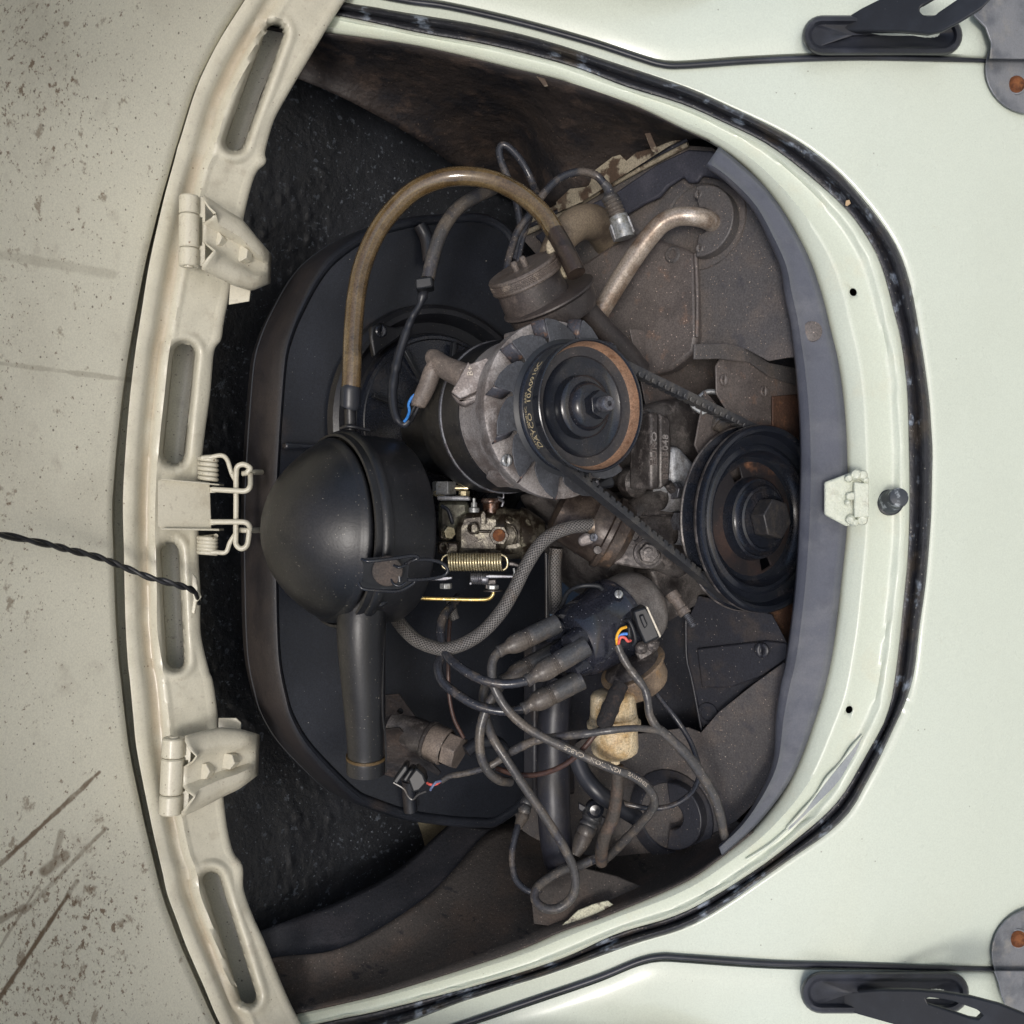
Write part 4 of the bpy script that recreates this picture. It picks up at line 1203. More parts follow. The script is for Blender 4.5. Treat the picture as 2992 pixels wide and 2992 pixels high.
# connection box and the rubber plug on it
c = PY(1372, 1120, .088)
bxn = pxprism('terminal_box', [(1318, 1146), (1368, 1056), (1372, 1064), (1420, 1045), (1432, 1052), (1400, 1122), (1406, 1140), (1345, 1165)], .850, .03, alu, al, .003)
pxprism('box_side', [(1316, 1148), (1347, 1166), (1402, 1142), (1406, 1168), (1358, 1186), (1335, 1175)], .854, .03, alu, bxn, .002)
pxprism('slot_shade', [(1402, 1112), (1420, 1062), (1428, 1060), (1412, 1120)], .8475, .004, hole_dark, bxn, 0)  # solid dark piece, the shade of a slot put into its colour
pg = thing('alternator_plug', 'brown rubber angled plug on the alternator terminal box', 'electrical plug', P(1270, 1110, .90))
tube('plug_head', [(1258, 1034, .905, 16), (1268, 1046, .90, 27), (1298, 1072, .886, 33), (1340, 1092, .872, 37), (1362, 1101, .863, 38), (1368, 1103, .861, 34)], 25, plug_boot, pg, 16, 5)
tube('plug_stem', [(1278, 1062, .892, 26), (1262, 1090, .892, 27), (1248, 1128, .895, 26), (1234, 1158, .898, 25), (1222, 1182, .90, 22), (1220, 1188, .90, 16)], 20, plug_boot, pg, 16, 5)
tube('plug_seam', [(1256, 1072, .883), (1290, 1086, .878), (1330, 1098, .862), (1360, 1112, .853)], 2.2, plug_boot, pg, 6)
pxprism('plug_mark', [(1276, 1053), (1298, 1053), (1298, 1075), (1276, 1073)], .8800, .004, plug_boot, pg, .001)
for k, (dx, dy) in enumerate(((-6, 3), (5, 5))):
    tube('terminal_lead', [(1220 + dx, 1180 + dy, .902), (1206 + dx, 1205 + dy, .905), (1196 + dx, 1226 + dy, .91)], 6, cable_black, pg, 8)
lettering('terminal_mark', 'B+', .0085, lambda u, v: P(1382 + (-v) * 3000, 1098 - u * 3000, .8485), white_print, al)

# ------------------------------------------------------------------ crankshaft pulley
CX, CZ = -.0064, .40
cy = lambda Y: Vector((CX, Y, CZ))
ck = thing('crankshaft_pulley', 'large black crankshaft pulley with a big hexagon bolt', 'pulley', cy(0))
lathe('rim', cy(0), Yd, [(.0265, .060), (.0265, .0862), (.0248, .0877), (.0228, .0868), (.0188, .0765), (.0138, .0765), (.0085, .0868), (.0055, .0877), (.0002, .0877), (-.0016, .0866), (-.0022, .0840), (-.001, .0815), (.003, .0800), (.0075, .0785), (.0085, .0765), (.0085, .0705)], gloss_black, ck, 112)
lathe('worn_edge', cy(0), Yd, [(.0262, .0866), (.0250, .0880), (.0236, .0882), (.0226, .0872)], alu_dark, ck, 112)
lathe('worn_edge', cy(0), Yd, [(.0085, .0869), (.0068, .0880), (.0050, .0880), (.0042, .0876)], alu_dark, ck, 112)
lathe('dish', cy(0), Yd, [(.0083, .0708), (.0070, .0690), (.0062, .0665), (.0075, .0640), (.014, .0620), (.0175, .0585), (.018, .054)], gloss_black, ck, 96)
web_pts = [cy(.018) + Vector((.0545 * math.sin(2 * math.pi * k / 60), 0, .0545 * math.cos(2 * math.pi * k / 60))) for k in range(60)]
holes = []
for aa in (-113, 63):
    h = []
    for r, da in ((.041, -8), (.052, -8), (.052, 8), (.041, 8)):
        a = math.radians(aa + da)
        h.append(cy(.018) + Vector((r * math.sin(a), 0, r * math.cos(a))))
    holes.append(h)
prism('web', web_pts, Vector((0, .002, 0)), Mat('pulley_web_dust', '211f20', .4).var('3a2d27', 5, .5, .66, .9).var('7a553c', 4, .6, .7, .8).specks('7d736a', 500, .16, .82, .5).done(), ck, .0004, holes)
lathe('hub', cy(0), Yd, [(.0185, .040), (.012, .0385), (.0085, .0375), (.0075, .0355), (.0095, .0335), (.0075, .0315), (.003, .0305), (.0018, .0285), (.0035, .0265), (.0035, .0)], gloss_black, ck, 72)
hexnut('bolt_head', cy(.0036), (0, -1, 0), .0195, .0165, Mat('bolt_black', '2c2b2b', .45, .2).var('3c3833', 40, .45, .65, .8).specks('6a635c', 500, .16, .84, .5).bump(200, .2, .0008).done(), ck, rot=.32, bev=.0012)

# ------------------------------------------------------------------ V-belt
def belt():
    c1, r1 = Vector((AX, AZ)), .0522
    c2, r2 = Vector((CX, CZ)), .0835
    d = c2 - c1
    D = d.length
    base = math.atan2(d.y, d.x)
    off = math.acos((r1 - r2) / D)
    path = []
    a0, a1 = base + off, base - off
    pA = [c1 + r1 * Vector((math.cos(a0), math.sin(a0))), c1 + r1 * Vector((math.cos(a1), math.sin(a1)))]
    pB = [c2 + r2 * Vector((math.cos(a0), math.sin(a0))), c2 + r2 * Vector((math.cos(a1), math.sin(a1)))]
    def arc(c, r, s, e, n):
        return [c + r * Vector((math.cos(s + (e - s) * k / n), math.sin(s + (e - s) * k / n))) for k in range(n)]
    L = (pB[1] - pA[1]).length
    ns = 150
    path += arc(c1, r1, a0, a1 + 2 * math.pi, 150)
    path += [pA[1].lerp(pB[1], k / ns) for k in range(ns)]
    path += arc(c2, r2, a1, a0, 150)
    path += [pB[0].lerp(pA[0], k / ns) for k in range(ns)]
    return path
bp = belt()
dense = []
LL = [0]
for a, b in zip(bp, bp[1:] + bp[:1]):
    LL.append(LL[-1] + (b - a).length)
tot = LL[-1]
nS = 1120
j = 0
for i in range(nS):
    s = tot * i / nS
    while LL[j + 1] < s:
        j += 1
    f = (s - LL[j]) / max(1e-9, LL[j + 1] - LL[j])
    dense.append(bp[j].lerp(bp[(j + 1) % len(bp)], f))
YB = .0163
verts, faces = [], []
for i in range(nS):
    p = dense[i]
    t = (dense[(i + 1) % nS] - dense[i - 1]).normalized()
    n = Vector((t.y, -t.x))
    if i < 5:
        n0 = n
    # outward: away from the loop's middle
    mid = Vector(((AX + CX) / 2, (AZ + CZ) / 2))
    inner = .0064 if (i % 10) < 7 else .0040
    sg = 1 if True else -1
    for (w, h) in ((-.0064, .0010), (.0064, .0010), (.0058, -.003), (.0044, -inner), (-.0044, -inner), (-.0058, -.003)):
        nn = n * sg
        verts.append((p.x + nn.x * h, YB + w, p.y + nn.y * h))
# make sure "outward" really is outward
chk = Vector((dense[0].x - AX, dense[0].y - AZ))
t0 = (dense[1] - dense[-1]).normalized()
if Vector((t0.y, -t0.x)).dot(chk) < 0:
    verts = []
    for i in range(nS):
        p = dense[i]
        t = (dense[(i + 1) % nS] - dense[i - 1]).normalized()
        nn = Vector((-t.y, t.x))
        inner = .0064 if (i % 10) < 7 else .0040
        for (w, h) in ((-.0064, .0010), (.0064, .0010), (.0058, -.003), (.0044, -inner), (-.0044, -inner), (-.0058, -.003)):
            verts.append((p.x + nn.x * h, YB + w, p.y + nn.y * h))
for i in range(nS):
    i2 = (i + 1) % nS
    for k in range(6):
        k2 = (k + 1) % 6
        faces.append((i * 6 + k, i * 6 + k2, i2 * 6 + k2, i2 * 6 + k))
vb = tag(build('v_belt', verts, faces, belt_m, None, 30), 'cogged black rubber belt running over both pulleys', 'belt')
# yellow print on its outer face, wrapped round the alternator pulley
rb = .0522 + .0012
def belt_fn(a0, w0):
    def fn(u, v):
        a = a0 - u / rb
        return Vector((AX + rb * math.cos(a), YB - .0048 + w0 + v * .9, AZ + rb * math.sin(a)))
    return fn
lettering('belt_print', 'DAYCO   10A0910C', .0086, belt_fn(math.radians(131), .0008), print_m, vb)
lettering('belt_print', 'DAYCO   10A0910C  AR05', .0042, belt_fn(math.radians(132), -.0024 + .0088), print_m, vb)
# ------------------------------------------------------------------ crankcase and alternator stand
cc = thing('crankcase', 'oily cast crankcase behind the crankshaft pulley', 'crankcase', PY(1980, 1500, .09))
def blob(name, pts, Y, depth, mat, parent, bev=.006):
    return yprism(name, pts, Y, depth, mat, parent, bev)
blob('case_half', [(1840, 1500), (1880, 1440), (1960, 1430), (2090, 1440), (2120, 1500), (2110, 1620), (2000, 1700), (1930, 1670), (1850, 1620)], .075, .16, alu_dark, cc, .012)
blob('case_half', [(1890, 1190), (2000, 1160), (2110, 1200), (2130, 1330), (2060, 1450), (1960, 1460), (1890, 1430)], .085, .16, alu_dark, cc, .012)
blob('case_shoulder', [(1960, 1310), (1985, 1300), (2040, 1360), (2045, 1430), (2010, 1460), (1975, 1450), (1962, 1420)], .068, .04, alu_bright, cc, .008)
blob('timing_boss', [(1900, 1660), (1960, 1640), (2040, 1660), (2080, 1720), (2075, 1750), (2010, 1790), (1960, 1820), (1930, 1800), (1920, 1740)], .085, .10, alu_dark, cc, .010)
blob('breather_boss', [(1760, 1560), (1850, 1520), (1900, 1580), (1960, 1640), (1930, 1720), (1860, 1760), (1790, 1700)], .11, .10, alu_dark, cc, .010)
# casting rib lines, studs and nuts
tube('split_line', [(1868, 1510, dY(1868, .074)), (1950, 1507, dY(1950, .073)), (2025, 1508, dY(2025, .073))], 3, alu_dark, cc, 8)
lathe('stud_boss', PY(1955, 1455, .075), (0, 0, -1), [(-.012, .012), (0, .0135), (.02, .0135), (.03, .011), (.03, 0)], alu_bright, cc, 28)
st_ = hexnut('case_nut', PY(1966, 1434, .060), (0, 0, -1), .0085, .0075, steel, cc)
wtube('stud_thread', [PY(1960, 1412, .060) + Vector((0, 0, .004)), PY(1966, 1434, .060)], .0042, alu_dark, cc, 12)
hexnut('case_nut', PY(1978, 1524, .058), (0, 0, -1), .0095, .010, steel, cc, rot=.6)
lathe('lower_boss', PY(1968, 1560, .072), (0, -.3, -1), [(0, .010), (.012, .0115), (.024, .009), (.026, 0)], alu_bright, cc, 24)
lathe('oil_gland', PY(1860, 1410, .08), (0, -1, 0), [(-.01, .015), (0, .0145), (.004, .010), (.004, .006), (.0, .006), (.0, 0)], alu_dark, cc, 24)
# number pad with raised lettering
pad = yprism('number_pad', [(1901, 1206), (1926, 1203), (1928, 1428), (1902, 1430)], .040, .03, alu_dark, cc, .003)
pad2 = yprism('number_pad', [(1929, 1206), (1955, 1216), (1962, 1232), (1963, 1320), (1957, 1412), (1930, 1432)], .048, .03, alu_dark, cc, .003)
o_ = PY(1917, 1362, .0397)
lettering('raised_letters', 'EURO', .0092, lambda u, v: o_ + Vector((u, 0, v)), alu, pad, .0020, 1.3)
o2_ = PY(1950, 1402, .0477)
lettering('raised_letters', 'BF82B048', .0098, lambda u, v: o2_ + Vector((u, 0, v)), alu, pad2, .0022, 1.05)
# alternator stand below the alternator
sd_ = thing('alternator_stand', 'dark cast stand between the alternator and the crankcase', 'bracket', PY(1800, 1400, .07))
blob('saddle', [(1760, 1400), (1790, 1385), (1800, 1410), (1795, 1425), (1755, 1430), (1735, 1440), (1720, 1425)], .04, .03, black_steel, sd_, .004)
blob('column', [(1640, 1440), (1720, 1430), (1790, 1420), (1850, 1480), (1880, 1540), (1840, 1580), (1760, 1560), (1680, 1500)], .10, .08, alu_dark, sd_, .010)
blob('strap_bolt', [(1740, 1400), (1750, 1395), (1758, 1420), (1745, 1424)], .038, .01, steel, sd_, .002)
blob('pad_bracket', [(1870, 1190), (1905, 1200), (1905, 1280), (1880, 1290), (1860, 1250)], .06, .04, alu_dark, sd_, .004)
# fuel pump with bands, its cover plate and the hose clamp
fp = thing('fuel_pump', 'round brown metal fuel pump under the alternator', 'fuel pump', P(1740, 1550, .95))
fa = (P(1660, 1500, .95) - P(1800, 1570, .95)).normalized()
fc = P(1800, 1568, .955)
lathe('pump_body', fc, fa, [(-.012, .0), (-.012, .020), (-.006, .030), (.004, .0325), (.006, .0355), (.0105, .0355), (.012, .0325), (.026, .031), (.028, .0318), (.030, .0305), (.046, .0285), (.048, .0275), (.058, .025), (.062, .018), (.063, 0)], Mat('brown_pump_metal', '4d443c', .34, .3, .5).var('2f2824', 9, .42, .60, .9).var('7a6552', 20, .56, .68, .7).specks('9a8a76', 500, .16, .84, .5).bump(200, .3, .001).done(), fp, 56)
lathe('pump_rivet', P(1746, 1607, .925), -VV, [(0, .004), (.001, .0035), (.0013, 0)], alu_dark, fp, 14)
cv = pxprism('cover_plate', [(1776, 1636), (1800, 1560), (1830, 1545), (1870, 1548), (1905, 1560), (1935, 1620), (1932, 1650), (1905, 1664), (1860, 1660), (1786, 1646)], lambda x, y: .945 - (y - 1545) * .00004, .02, alu_dark, fp, .004)
lathe('cover_eye', P(1850, 1564, .943), -VV, [(0, .0085), (.006, .0082), (.007, .0065), (.006, .005), (-.002, .005), (-.002, 0)], alu_dark, cv, 24)
lathe('cover_boss', P(1894, 1617, .942), -VV, [(0, .014), (.003, .0135), (.004, .011)], alu_dark, cv, 28)
hexnut('cover_nut', P(1893, 1616, .941), -VV, .0092, .008, alu_dark, cv)
wtube('cover_stud', [P(1893, 1616, .935), P(1894, 1615, .926)], .0042, alu_dark, cv, 12)
cl = thing('hose_clamp', 'small steel screw clamp at the end of the braided fuel hose', 'hose clamp', P(1728, 1550, .90))
ca = (P(1730, 1538, .90) - P(1690, 1540, .90)).normalized()
lathe('clamp_band', P(1716, 1540, .899), ca, [(0, .0062), (0, .0072), (.006, .0072), (.006, .0062)], pipe_m, cl, 28, closed=True)
pxprism('clamp_housing', [(1690, 1572), (1712, 1556), (1738, 1566), (1736, 1586), (1700, 1598), (1690, 1588)], .886, .008, alu, cl, .002)
screw('clamp_screw', P(1735, 1570, .882), (P(1745, 1565, .87) - P(1735, 1570, .882)), .0036, steel, cl, .0015)
# pump-side studs: brass oil sender and rubber dipstick boot near the belt
sn = thing('oil_sender', 'small brown threaded sender with a stud below the distributor', 'sensor', P(1985, 1755, .95))
sa = (P(2018, 1818, .94) - P(1962, 1735, .95)).normalized()
lathe('sender_body', P(1962, 1733, .95), sa, [(0, 0), (0, .0062), (.007, .0064), (.008, .0052), (.009, .0052), (.017, .0052), (.018, .0060), (.023, .0060), (.024, .0046)], plug_boot, sn, 24)
lathe('sender_thread', P(1962, 1733, .95) + sa * .023, sa, sum([[(k * .0016, .0036), (k * .0016 + .0008, .0028)] for k in range(9)], []) + [(.0146, 0)], steel, sn, 18)
dk = thing('dipstick', 'wire loop handle and rubber boot behind the upper belt run', 'dipstick', PY(2080, 1200, .06))
tube('loop_handle', [(2044, 1160, .985), (2064, 1146, .985), (2096, 1146, .985), (2118, 1160, .985), (2112, 1176, .985)], 8, zinc, dk, 10)
tube('boot', [(2060, 1210, .99, 15), (2085, 1228, .985, 16), (2100, 1240, .98, 20), (2112, 1248, .975, 17)], 15, boot_m, dk, 14)
tube('boot_ring', [(2096, 1236, .979, 24), (2101, 1240, .978, 24)], 24, boot_m, dk, 20, 2)
pxprism('wire_clip', [(2016, 1178), (2026, 1172), (2032, 1184), (2050, 1200), (2060, 1192), (2074, 1190), (2078, 1202), (2052, 1214), (2020, 1192)], .972, .004, zinc, dk, .001)

# ------------------------------------------------------------------ air cleaner
AC = Vector((-.0158, .161, .7646))
ac = thing('air_cleaner', 'black oil bath air cleaner with domed lid and side snorkel', 'air cleaner', AC)
UPZ = (0, 0, 1)
dome = lathe('domed_lid', AC, UPZ, [(.001, .0765), (.004, .0790), (.0065, .0785), (.0095, .0755), (.0115, .0742), (.016, .0722), (.024, .0662), (.033, .0585), (.041, .0500), (.048, .0405), (.0535, .0300), (.0572, .0190), (.0588, .009), (.0592, 0)], black_paint, ac, 96, 60)
lathe('clamp_rim', AC, UPZ, [(-.020, .0825), (-.0135, .0830), (-.0125, .0858), (-.009, .0868), (-.0055, .0858), (-.004, .0836), (-.001, .0836), (.0015, .0828), (.002, .0806), (-.001, .0790), (-.002, .0760)], black_paint, ac, 96, 40)
lathe('bowl', AC, UPZ, [(-.0135, .0820), (-.034, .0826), (-.036, .0818), (-.052, .0812), (-.0555, .0790), (-.0565, .0750), (-.058, .03), (-.058, 0)], black_paint, ac, 96, 40)
lathe('intake_neck', AC + Vector((0, 0, -.056)), (0, 0, -1), [(0, .034), (.012, .033), (.014, .030), (.014, 0)], black_paint, ac, 40)
sk = tube('snorkel', [(1068, 1700, .868, 70), (1058, 1790, .862, 72), (1056, 1880, .862, 70), (1062, 2000, .866, 64), (1068, 2120, .872, 58), (1070, 2200, .876, 54), (1070, 2216, .877, 58), (1070, 2256, .879, 57)], 60, black_paint, ac, 32, 6)
tube('mouth_shade', [(1070, 2254, .879, 50), (1070, 2259, .879, 50)], 50, hole_dark, sk, 24, 2)  # closed dark disc, shade inside the open end painted as colour
tube('snorkel_band', [(1070, 2206, .8765, 59), (1070, 2214, .877, 59)], 59, Mat('old_band', '4a3a20', .5).done(), sk, 32, 2)
tube('snorkel_seam', [(1123, 1790, .858), (1119, 1950, .858), (1118, 2080, .860), (1126, 2160, .866), (1128, 2256, .876)], 3, black_paint, sk, 6)
tube('breather_nipple', [(1026, 1278, .885, 17), (1024, 1235, .884, 17), (1023, 1196, .883, 17)], 17, black_paint, ac, 16)
tube('nipple_weld', [(996, 1252, .876, 6), (1015, 1246, .872, 7), (1036, 1248, .872, 6), (1056, 1253, .876, 6), (1080, 1258, .88, 5)], 6, black_paint, ac, 8)
tube('snorkel_weld', [(1080, 1760, .845, 5), (1095, 1768, .842, 8), (1112, 1764, .842, 9), (1128, 1758, .846, 7)], 6, gloss_black, ac, 8)
# snap clip
kp = pxprism('snap_clip', [(1053, 1632), (1210, 1620), (1216, 1628), (1196, 1650), (1192, 1680), (1205, 1700), (1180, 1722), (1066, 1726), (1050, 1712), (1060, 1690), (1062, 1650)], lambda x, y: .793 + (x - 1050) * .00010 + (y - 1630) * .00013, .0016, black_steel, ac, .0006)
tube('clip_edge', [(1056, 1634, .789), (1080, 1640, .787), (1150, 1632, .793), (1205, 1624, .80), (1222, 1630, .803), (1205, 1638, .803), (1182, 1648, .80)], 5, gloss_black, kp, 8)
tube('clip_edge', [(1046, 1702, .793), (1060, 1720, .792), (1110, 1726, .796), (1165, 1726, .802), (1206, 1706, .806), (1212, 1694, .806)], 5, gloss_black, kp, 8)
tube('clip_bail', [(1190, 1648, .800), (1204, 1638, .803), (1250, 1635, .812), (1290, 1645, .818), (1308, 1665, .820), (1296, 1682, .820), (1262, 1690, .815), (1215, 1694, .806), (1190, 1694, .803)], 5.5, gloss_black, kp, 8)
lathe('clip_button', P(1132, 1668, .800), -VV, [(0, .012), (.0015, .0115), (.002, .009), (.002, 0)], felt, kp, 28)
tube('clip_roller', [(1165, 1650, .800), (1166, 1672, .800), (1168, 1700, .800)], 7, gloss_black, kp, 10)
tube('clip_loop', [(1150, 1652, .797), (1166, 1658, .795), (1184, 1652, .797)], 3.5, gloss_black, kp, 8)
tube('clip_loop', [(1142, 1690, .799), (1150, 1706, .797), (1168, 1712, .797), (1186, 1702, .799)], 3.5, gloss_black, kp, 8)

# ------------------------------------------------------------------ breather hose
T = thing('breather_hose', 'thick shiny brown breather hose arching from the air cleaner to the oil filler', 'hose', P(1300, 600, .93))
HP = [(1024, 1150, .880), (1027, 1110, .880), (1029, 1050, .882), (1031, 983, .886), (1041, 867, .894), (1060, 775, .902), (1098, 684, .910), (1150, 612, .916), (1217, 553, .920), (1305, 519, .922), (1390, 517, .920), (1466, 537, .916), (1538, 580, .910), (1590, 630, .902), (1625, 685, .894)]
tube('hose', HP, 28, hose_brown, T, 20)
tube('hose_end', [(1622, 678, .8945, 27.6), (1648, 725, .888, 28.2), (1668, 765, .884, 28.6), (1684, 800, .880, 28.6)], 28.4, Mat('dark_hose_end', '332a23', .32).var('1f1b19', 26, .45, .66, .8).specks('7d7064', 420, .16, .82, .5).bump(200, .2, .0008).done(), T, 20)
tube('hose_cuff', [(1022, 1188, .8815, 30), (1023, 1180, .881, 30.5), (1024, 1142, .880, 30.5), (1024, 1136, .880, 29)], 30, rubber_smooth, T, 20)

# ------------------------------------------------------------------ oil filler
oa = Vector((.816, -.081, .572)).normalized()
oc = P(1527, 788, .900)                          # middle of the cap
of = thing('oil_filler', 'dark oil filler neck with a knurled cap', 'oil filler', oc - oa * .05)
fm = Mat('dark_filler_metal', '322e2c', .38, .1, .5).var('2b2827', 12, .45, .64, .85).var('5e544c', 22, .55, .70, .7).specks('8a8076', 480, .16, .82, .6).dust('5a5048', .6, .2, 1, 60).bump(200, .25, .0008).done()
lathe('neck', oc, oa, [(-.009, .0300), (-.020, .0306), (-.036, .0312), (-.040, .0)], fm, of, 72)
ecc = (RR * .89 + UU * .46)
ecc = (ecc - oa * ecc.dot(oa)).normalized()
lathe('flange_cup', oc + ecc * .0105, oa, [(-.0300, .0), (-.0300, .0330), (-.0312, .0405), (-.0322, .0432), (-.0336, .0436), (-.0350, .0425), (-.0364, .0402), (-.0480, .0396), (-.0535, .0370), (-.0560, .0290), (-.0570, .0)], fm, of, 72)
capm = Mat('worn_filler_cap', '5a534c', .45, .1).var('4a4038', 10, .45, .66, .85).var('857a6c', 40, .54, .7, .6).specks('2a241f', 360, .15, .82, .6).bump(200, .3, .0008).done()
cap = lathe('cap', oc, oa, [(-.0105, .0300), (-.0105, .0325), (-.0092, .0331), (-.0078, .0325), (-.0072, .0320), (-.0012, .0320), (-.0004, .0327), (.0008, .0327), (.0022, .0315), (.0026, .0), ], capm, of, 72)
axo, e1o, e2o = frame(oa)
vv_, ff_ = [], []
for k in range(96):                               # knurled band on the cap
    for m in range(4):
        a = 2 * math.pi * (k + .5 * (m % 2)) / 96
        r = .0321
        c0 = oc + oa * (-.0067 + .0014 * m) + (e1o * math.cos(a) + e2o * math.sin(a)) * r
        tt = (-e1o * math.sin(a) + e2o * math.cos(a)) * .0009
        nn_ = (e1o * math.cos(a) + e2o * math.sin(a)) * .0009
        b0 = len(vv_)
        vv_ += [c0 - tt, c0 + oa * .0007, c0 + tt, c0 - oa * .0007, c0 + nn_]
        ff_ += [(b0, b0 + 1, b0 + 4), (b0 + 1, b0 + 2, b0 + 4), (b0 + 2, b0 + 3, b0 + 4), (b0 + 3, b0, b0 + 4)]
build('knurling', vv_, ff_, capm, cap, 0, kind='stuff')
for x, y in ((1503, 776), (1528, 760)):
    lathe('cap_stud', P(x, y, .893), oa, [(-.006, .0030), (.002, .003), (.0035, .0018), (.0037, 0)], capm, cap, 14)
T = thing('filler_drain_hose', 'dark hose running down from the oil filler past the alternator', 'hose', P(1770, 960, .93))
tube('hose', [(1692, 880, .915, 34), (1720, 915, .925, 34), (1760, 960, .935, 34), (1820, 1020, .95, 33), (1870, 1080, .965, 32)], 33, fm, T, 20)
tag(pxprism('white_strip', [(1596, 715), (1604, 690), (1620, 715), (1648, 785), (1660, 808), (1646, 812), (1626, 770), (1598, 735)], .896, .012, Mat('ivory_plastic', '9a9078', .5).var('7c7058', 30, .5, .7, .6).done(), None, .003), 'thin ivory plastic strip between the oil filler cap and the brown hose', 'plastic strip')
tag(tube('vent_elbow', [(1590, 790, .985, 30), (1628, 716, .99, 42), (1676, 660, 1.01, 50), (1730, 650, 1.035, 52), (1775, 690, 1.07, 52), (1800, 770, 1.12, 52)], 45, Mat('tan_pipe', '766a58', .45, .1).var('4a4036', 9, .45, .68, .85).specks('8a7f6c', 420, .16, .82, .6).bump(160, .2, .0008).done(), None, 24), 'short dull tan elbow pipe behind the oil filler', 'pipe')
# preheat pipe
tag(tube('warm_air_pipe', [(1745, 925, .985, 27), (1770, 885, .985, 28), (1817, 807, .985, 29), (1860, 742, .985, 29), (1895, 695, .983, 29), (1932, 655, .980, 29), (1975, 634, .975, 28), (2020, 632, .972, 28), (2060, 640, .975, 28), (2082, 652, .985, 27)], 28, pipe_m, None, 22), 'bent silver brown pipe ending in the half moon collar', 'pipe')

# spark plug lead at the top, with its ribbed cap and metal collar
T = thing('spark_plug_lead', 'dark plug lead with ribbed cap and bright metal collar above the silver pipe', 'plug lead', P(1800, 620, 1.0))
tube('cable', [(1500, 760, .96), (1520, 690, .965), (1548, 628, .97), (1580, 577, .975), (1630, 525, .98), (1690, 502, .985), (1740, 512, .99), (1768, 540, .99)], 12, hose_dark, T, 12)
rib = [(1764, 536, .99, 13), (1775, 548, .99, 14), (1780, 565, .99, 16)]
for k in range(5):
    x, y = 1783 + k * 4.6, 578 + k * 11
    rib += [(x, y, .99, 26), (x + 2.3, y + 5.5, .99, 22)]
rib += [(1806, 634, .99, 22), (1810, 640, .99, 20)]
tube('ribbed_cap', rib, 20, boot_m, T, 18, 3)
tube('metal_collar', [(1806, 632, .99, 27), (1810, 645, .99, 28), (1814, 658, .99, 27), (1820, 674, .99, 29), (1826, 696, .99, 29)], 27, zinc, T, 22, 3)
pxprism('collar_clip', [(1830, 628), (1838, 630), (1856, 676), (1848, 680)], .985, .012, alu_bright, T, .001)
pxprism('collar_clip', [(1782, 655), (1788, 655), (1802, 698), (1796, 700)], .985, .012, alu_bright, T, .001)
T = thing('looped_cable', 'dark cable making a tall loop above the brown hose', 'cable', P(1480, 520, 1.0))
tube('cable', [(1478, 795, .95), (1490, 740, .955), (1510, 680, .96), (1545, 630, .965), (1570, 585, .98), (1560, 545, 1.0), (1535, 490, 1.0), (1505, 448, 1.0), (1475, 424, 1.0), (1459, 435, 1.0), (1464, 470, 1.0), (1480, 510, 1.0), (1500, 560, 1.0), (1515, 620, 1.0), (1525, 690, 1.0)], 11, hose_dark, T, 12)
tag(tube('thin_cable', [(1512, 775, .958), (1520, 730, .96), (1530, 690, .965), (1545, 650, .98), (1560, 600, 1.02)], 8, hose_dark, None, 10), 'thin dark cable rising beside the looped cable behind the filler cap', 'cable')
# alternator harness
T = thing('alternator_harness', 'black taped harness with square clip and blue wire in front of the fan shroud', 'cable', P(1230, 900, .93))
tube('sleeve', [(1440, 550, 1.00), (1414, 563, .99), (1375, 583, .975), (1336, 611, .962), (1305, 650, .952), (1285, 690, .946), (1266, 745, .94), (1250, 815, .936)], 20, hose_dirty, T, 16)
bx_ = pxprism('square_clip', [(1210, 812), (1262, 805), (1266, 838), (1214, 846)], .918, .02, black_steel, T, .002)
tube('taped_wire', [(1240, 840, .935, 15), (1234, 868, .934, 14), (1224, 895, .933, 10), (1207, 922, .932, 11), (1193, 955, .931, 12), (1181, 990, .93, 13), (1165, 1040, .928, 15), (1152, 1100, .924, 14), (1147, 1155, .92, 14), (1153, 1205, .915, 13), (1166, 1233, .912, 12), (1182, 1240, .911, 11), (1196, 1228, .910, 8)], 13, rubber_smooth, T, 14, 7, True, .25)
tube('blue_wire', [(1218, 1148, .897), (1203, 1162, .898), (1194, 1181, .900), (1196, 1200, .902), (1190, 1220, .906), (1181, 1232, .908)], 4.5, Mat('blue_insulation', '2f6fb0', .4).done(), T, 8)
# ------------------------------------------------------------------ carburettor
cb = thing('carburettor', 'oily carburettor right of the air cleaner with gold return spring', 'carburettor', P(1400, 1560, .98))
D0 = .955
body = pxprism('main_body', [(1345, 1500), (1410, 1492), (1440, 1500), (1490, 1505), (1520, 1530), (1545, 1560), (1545, 1600), (1515, 1620), (1440, 1622), (1330, 1618), (1330, 1540)], D0, .06, carb_m, cb, .008)
noz = (P(1580, 1556, D0 + .03) - P(1470, 1556, D0 + .03)).normalized()
lathe('throttle_barrel', P(1450, 1560, D0 + .022), noz, [(0, .0), (0, .026), (.008, .027), (.010, .0245), (.022, .0235), (.024, .0255), (.028, .0245), (.040, .017), (.046, .012), (.048, 0)], carb_m, cb, 40)
pxprism('float_bowl', [(1280, 1462), (1368, 1464), (1372, 1500), (1345, 1520), (1330, 1560), (1280, 1560)], D0 + .004, .05, Mat('grey_green_zinc', '59594c', .42, .45).var('35322a', 40, .45, .64, .85).specks('25221c', 420, .16, .8, .7).bump(200, .35, .001).done(), cb, .004)
cvr = pxprism('bowl_cover', [(1276, 1448), (1372, 1450), (1373, 1462), (1276, 1462)], D0 - .004, .055, alu_bright, cb, .0015)
for x in (1283, 1356):
    hexnut('cover_bolt', P(x, 1450, D0 + .006), UU, .0055, .0052, brass, cvr)
hexnut('cut_off_valve', P(1298, 1446, D0 + .010), UU, .0115, .0125, zinc, cb)
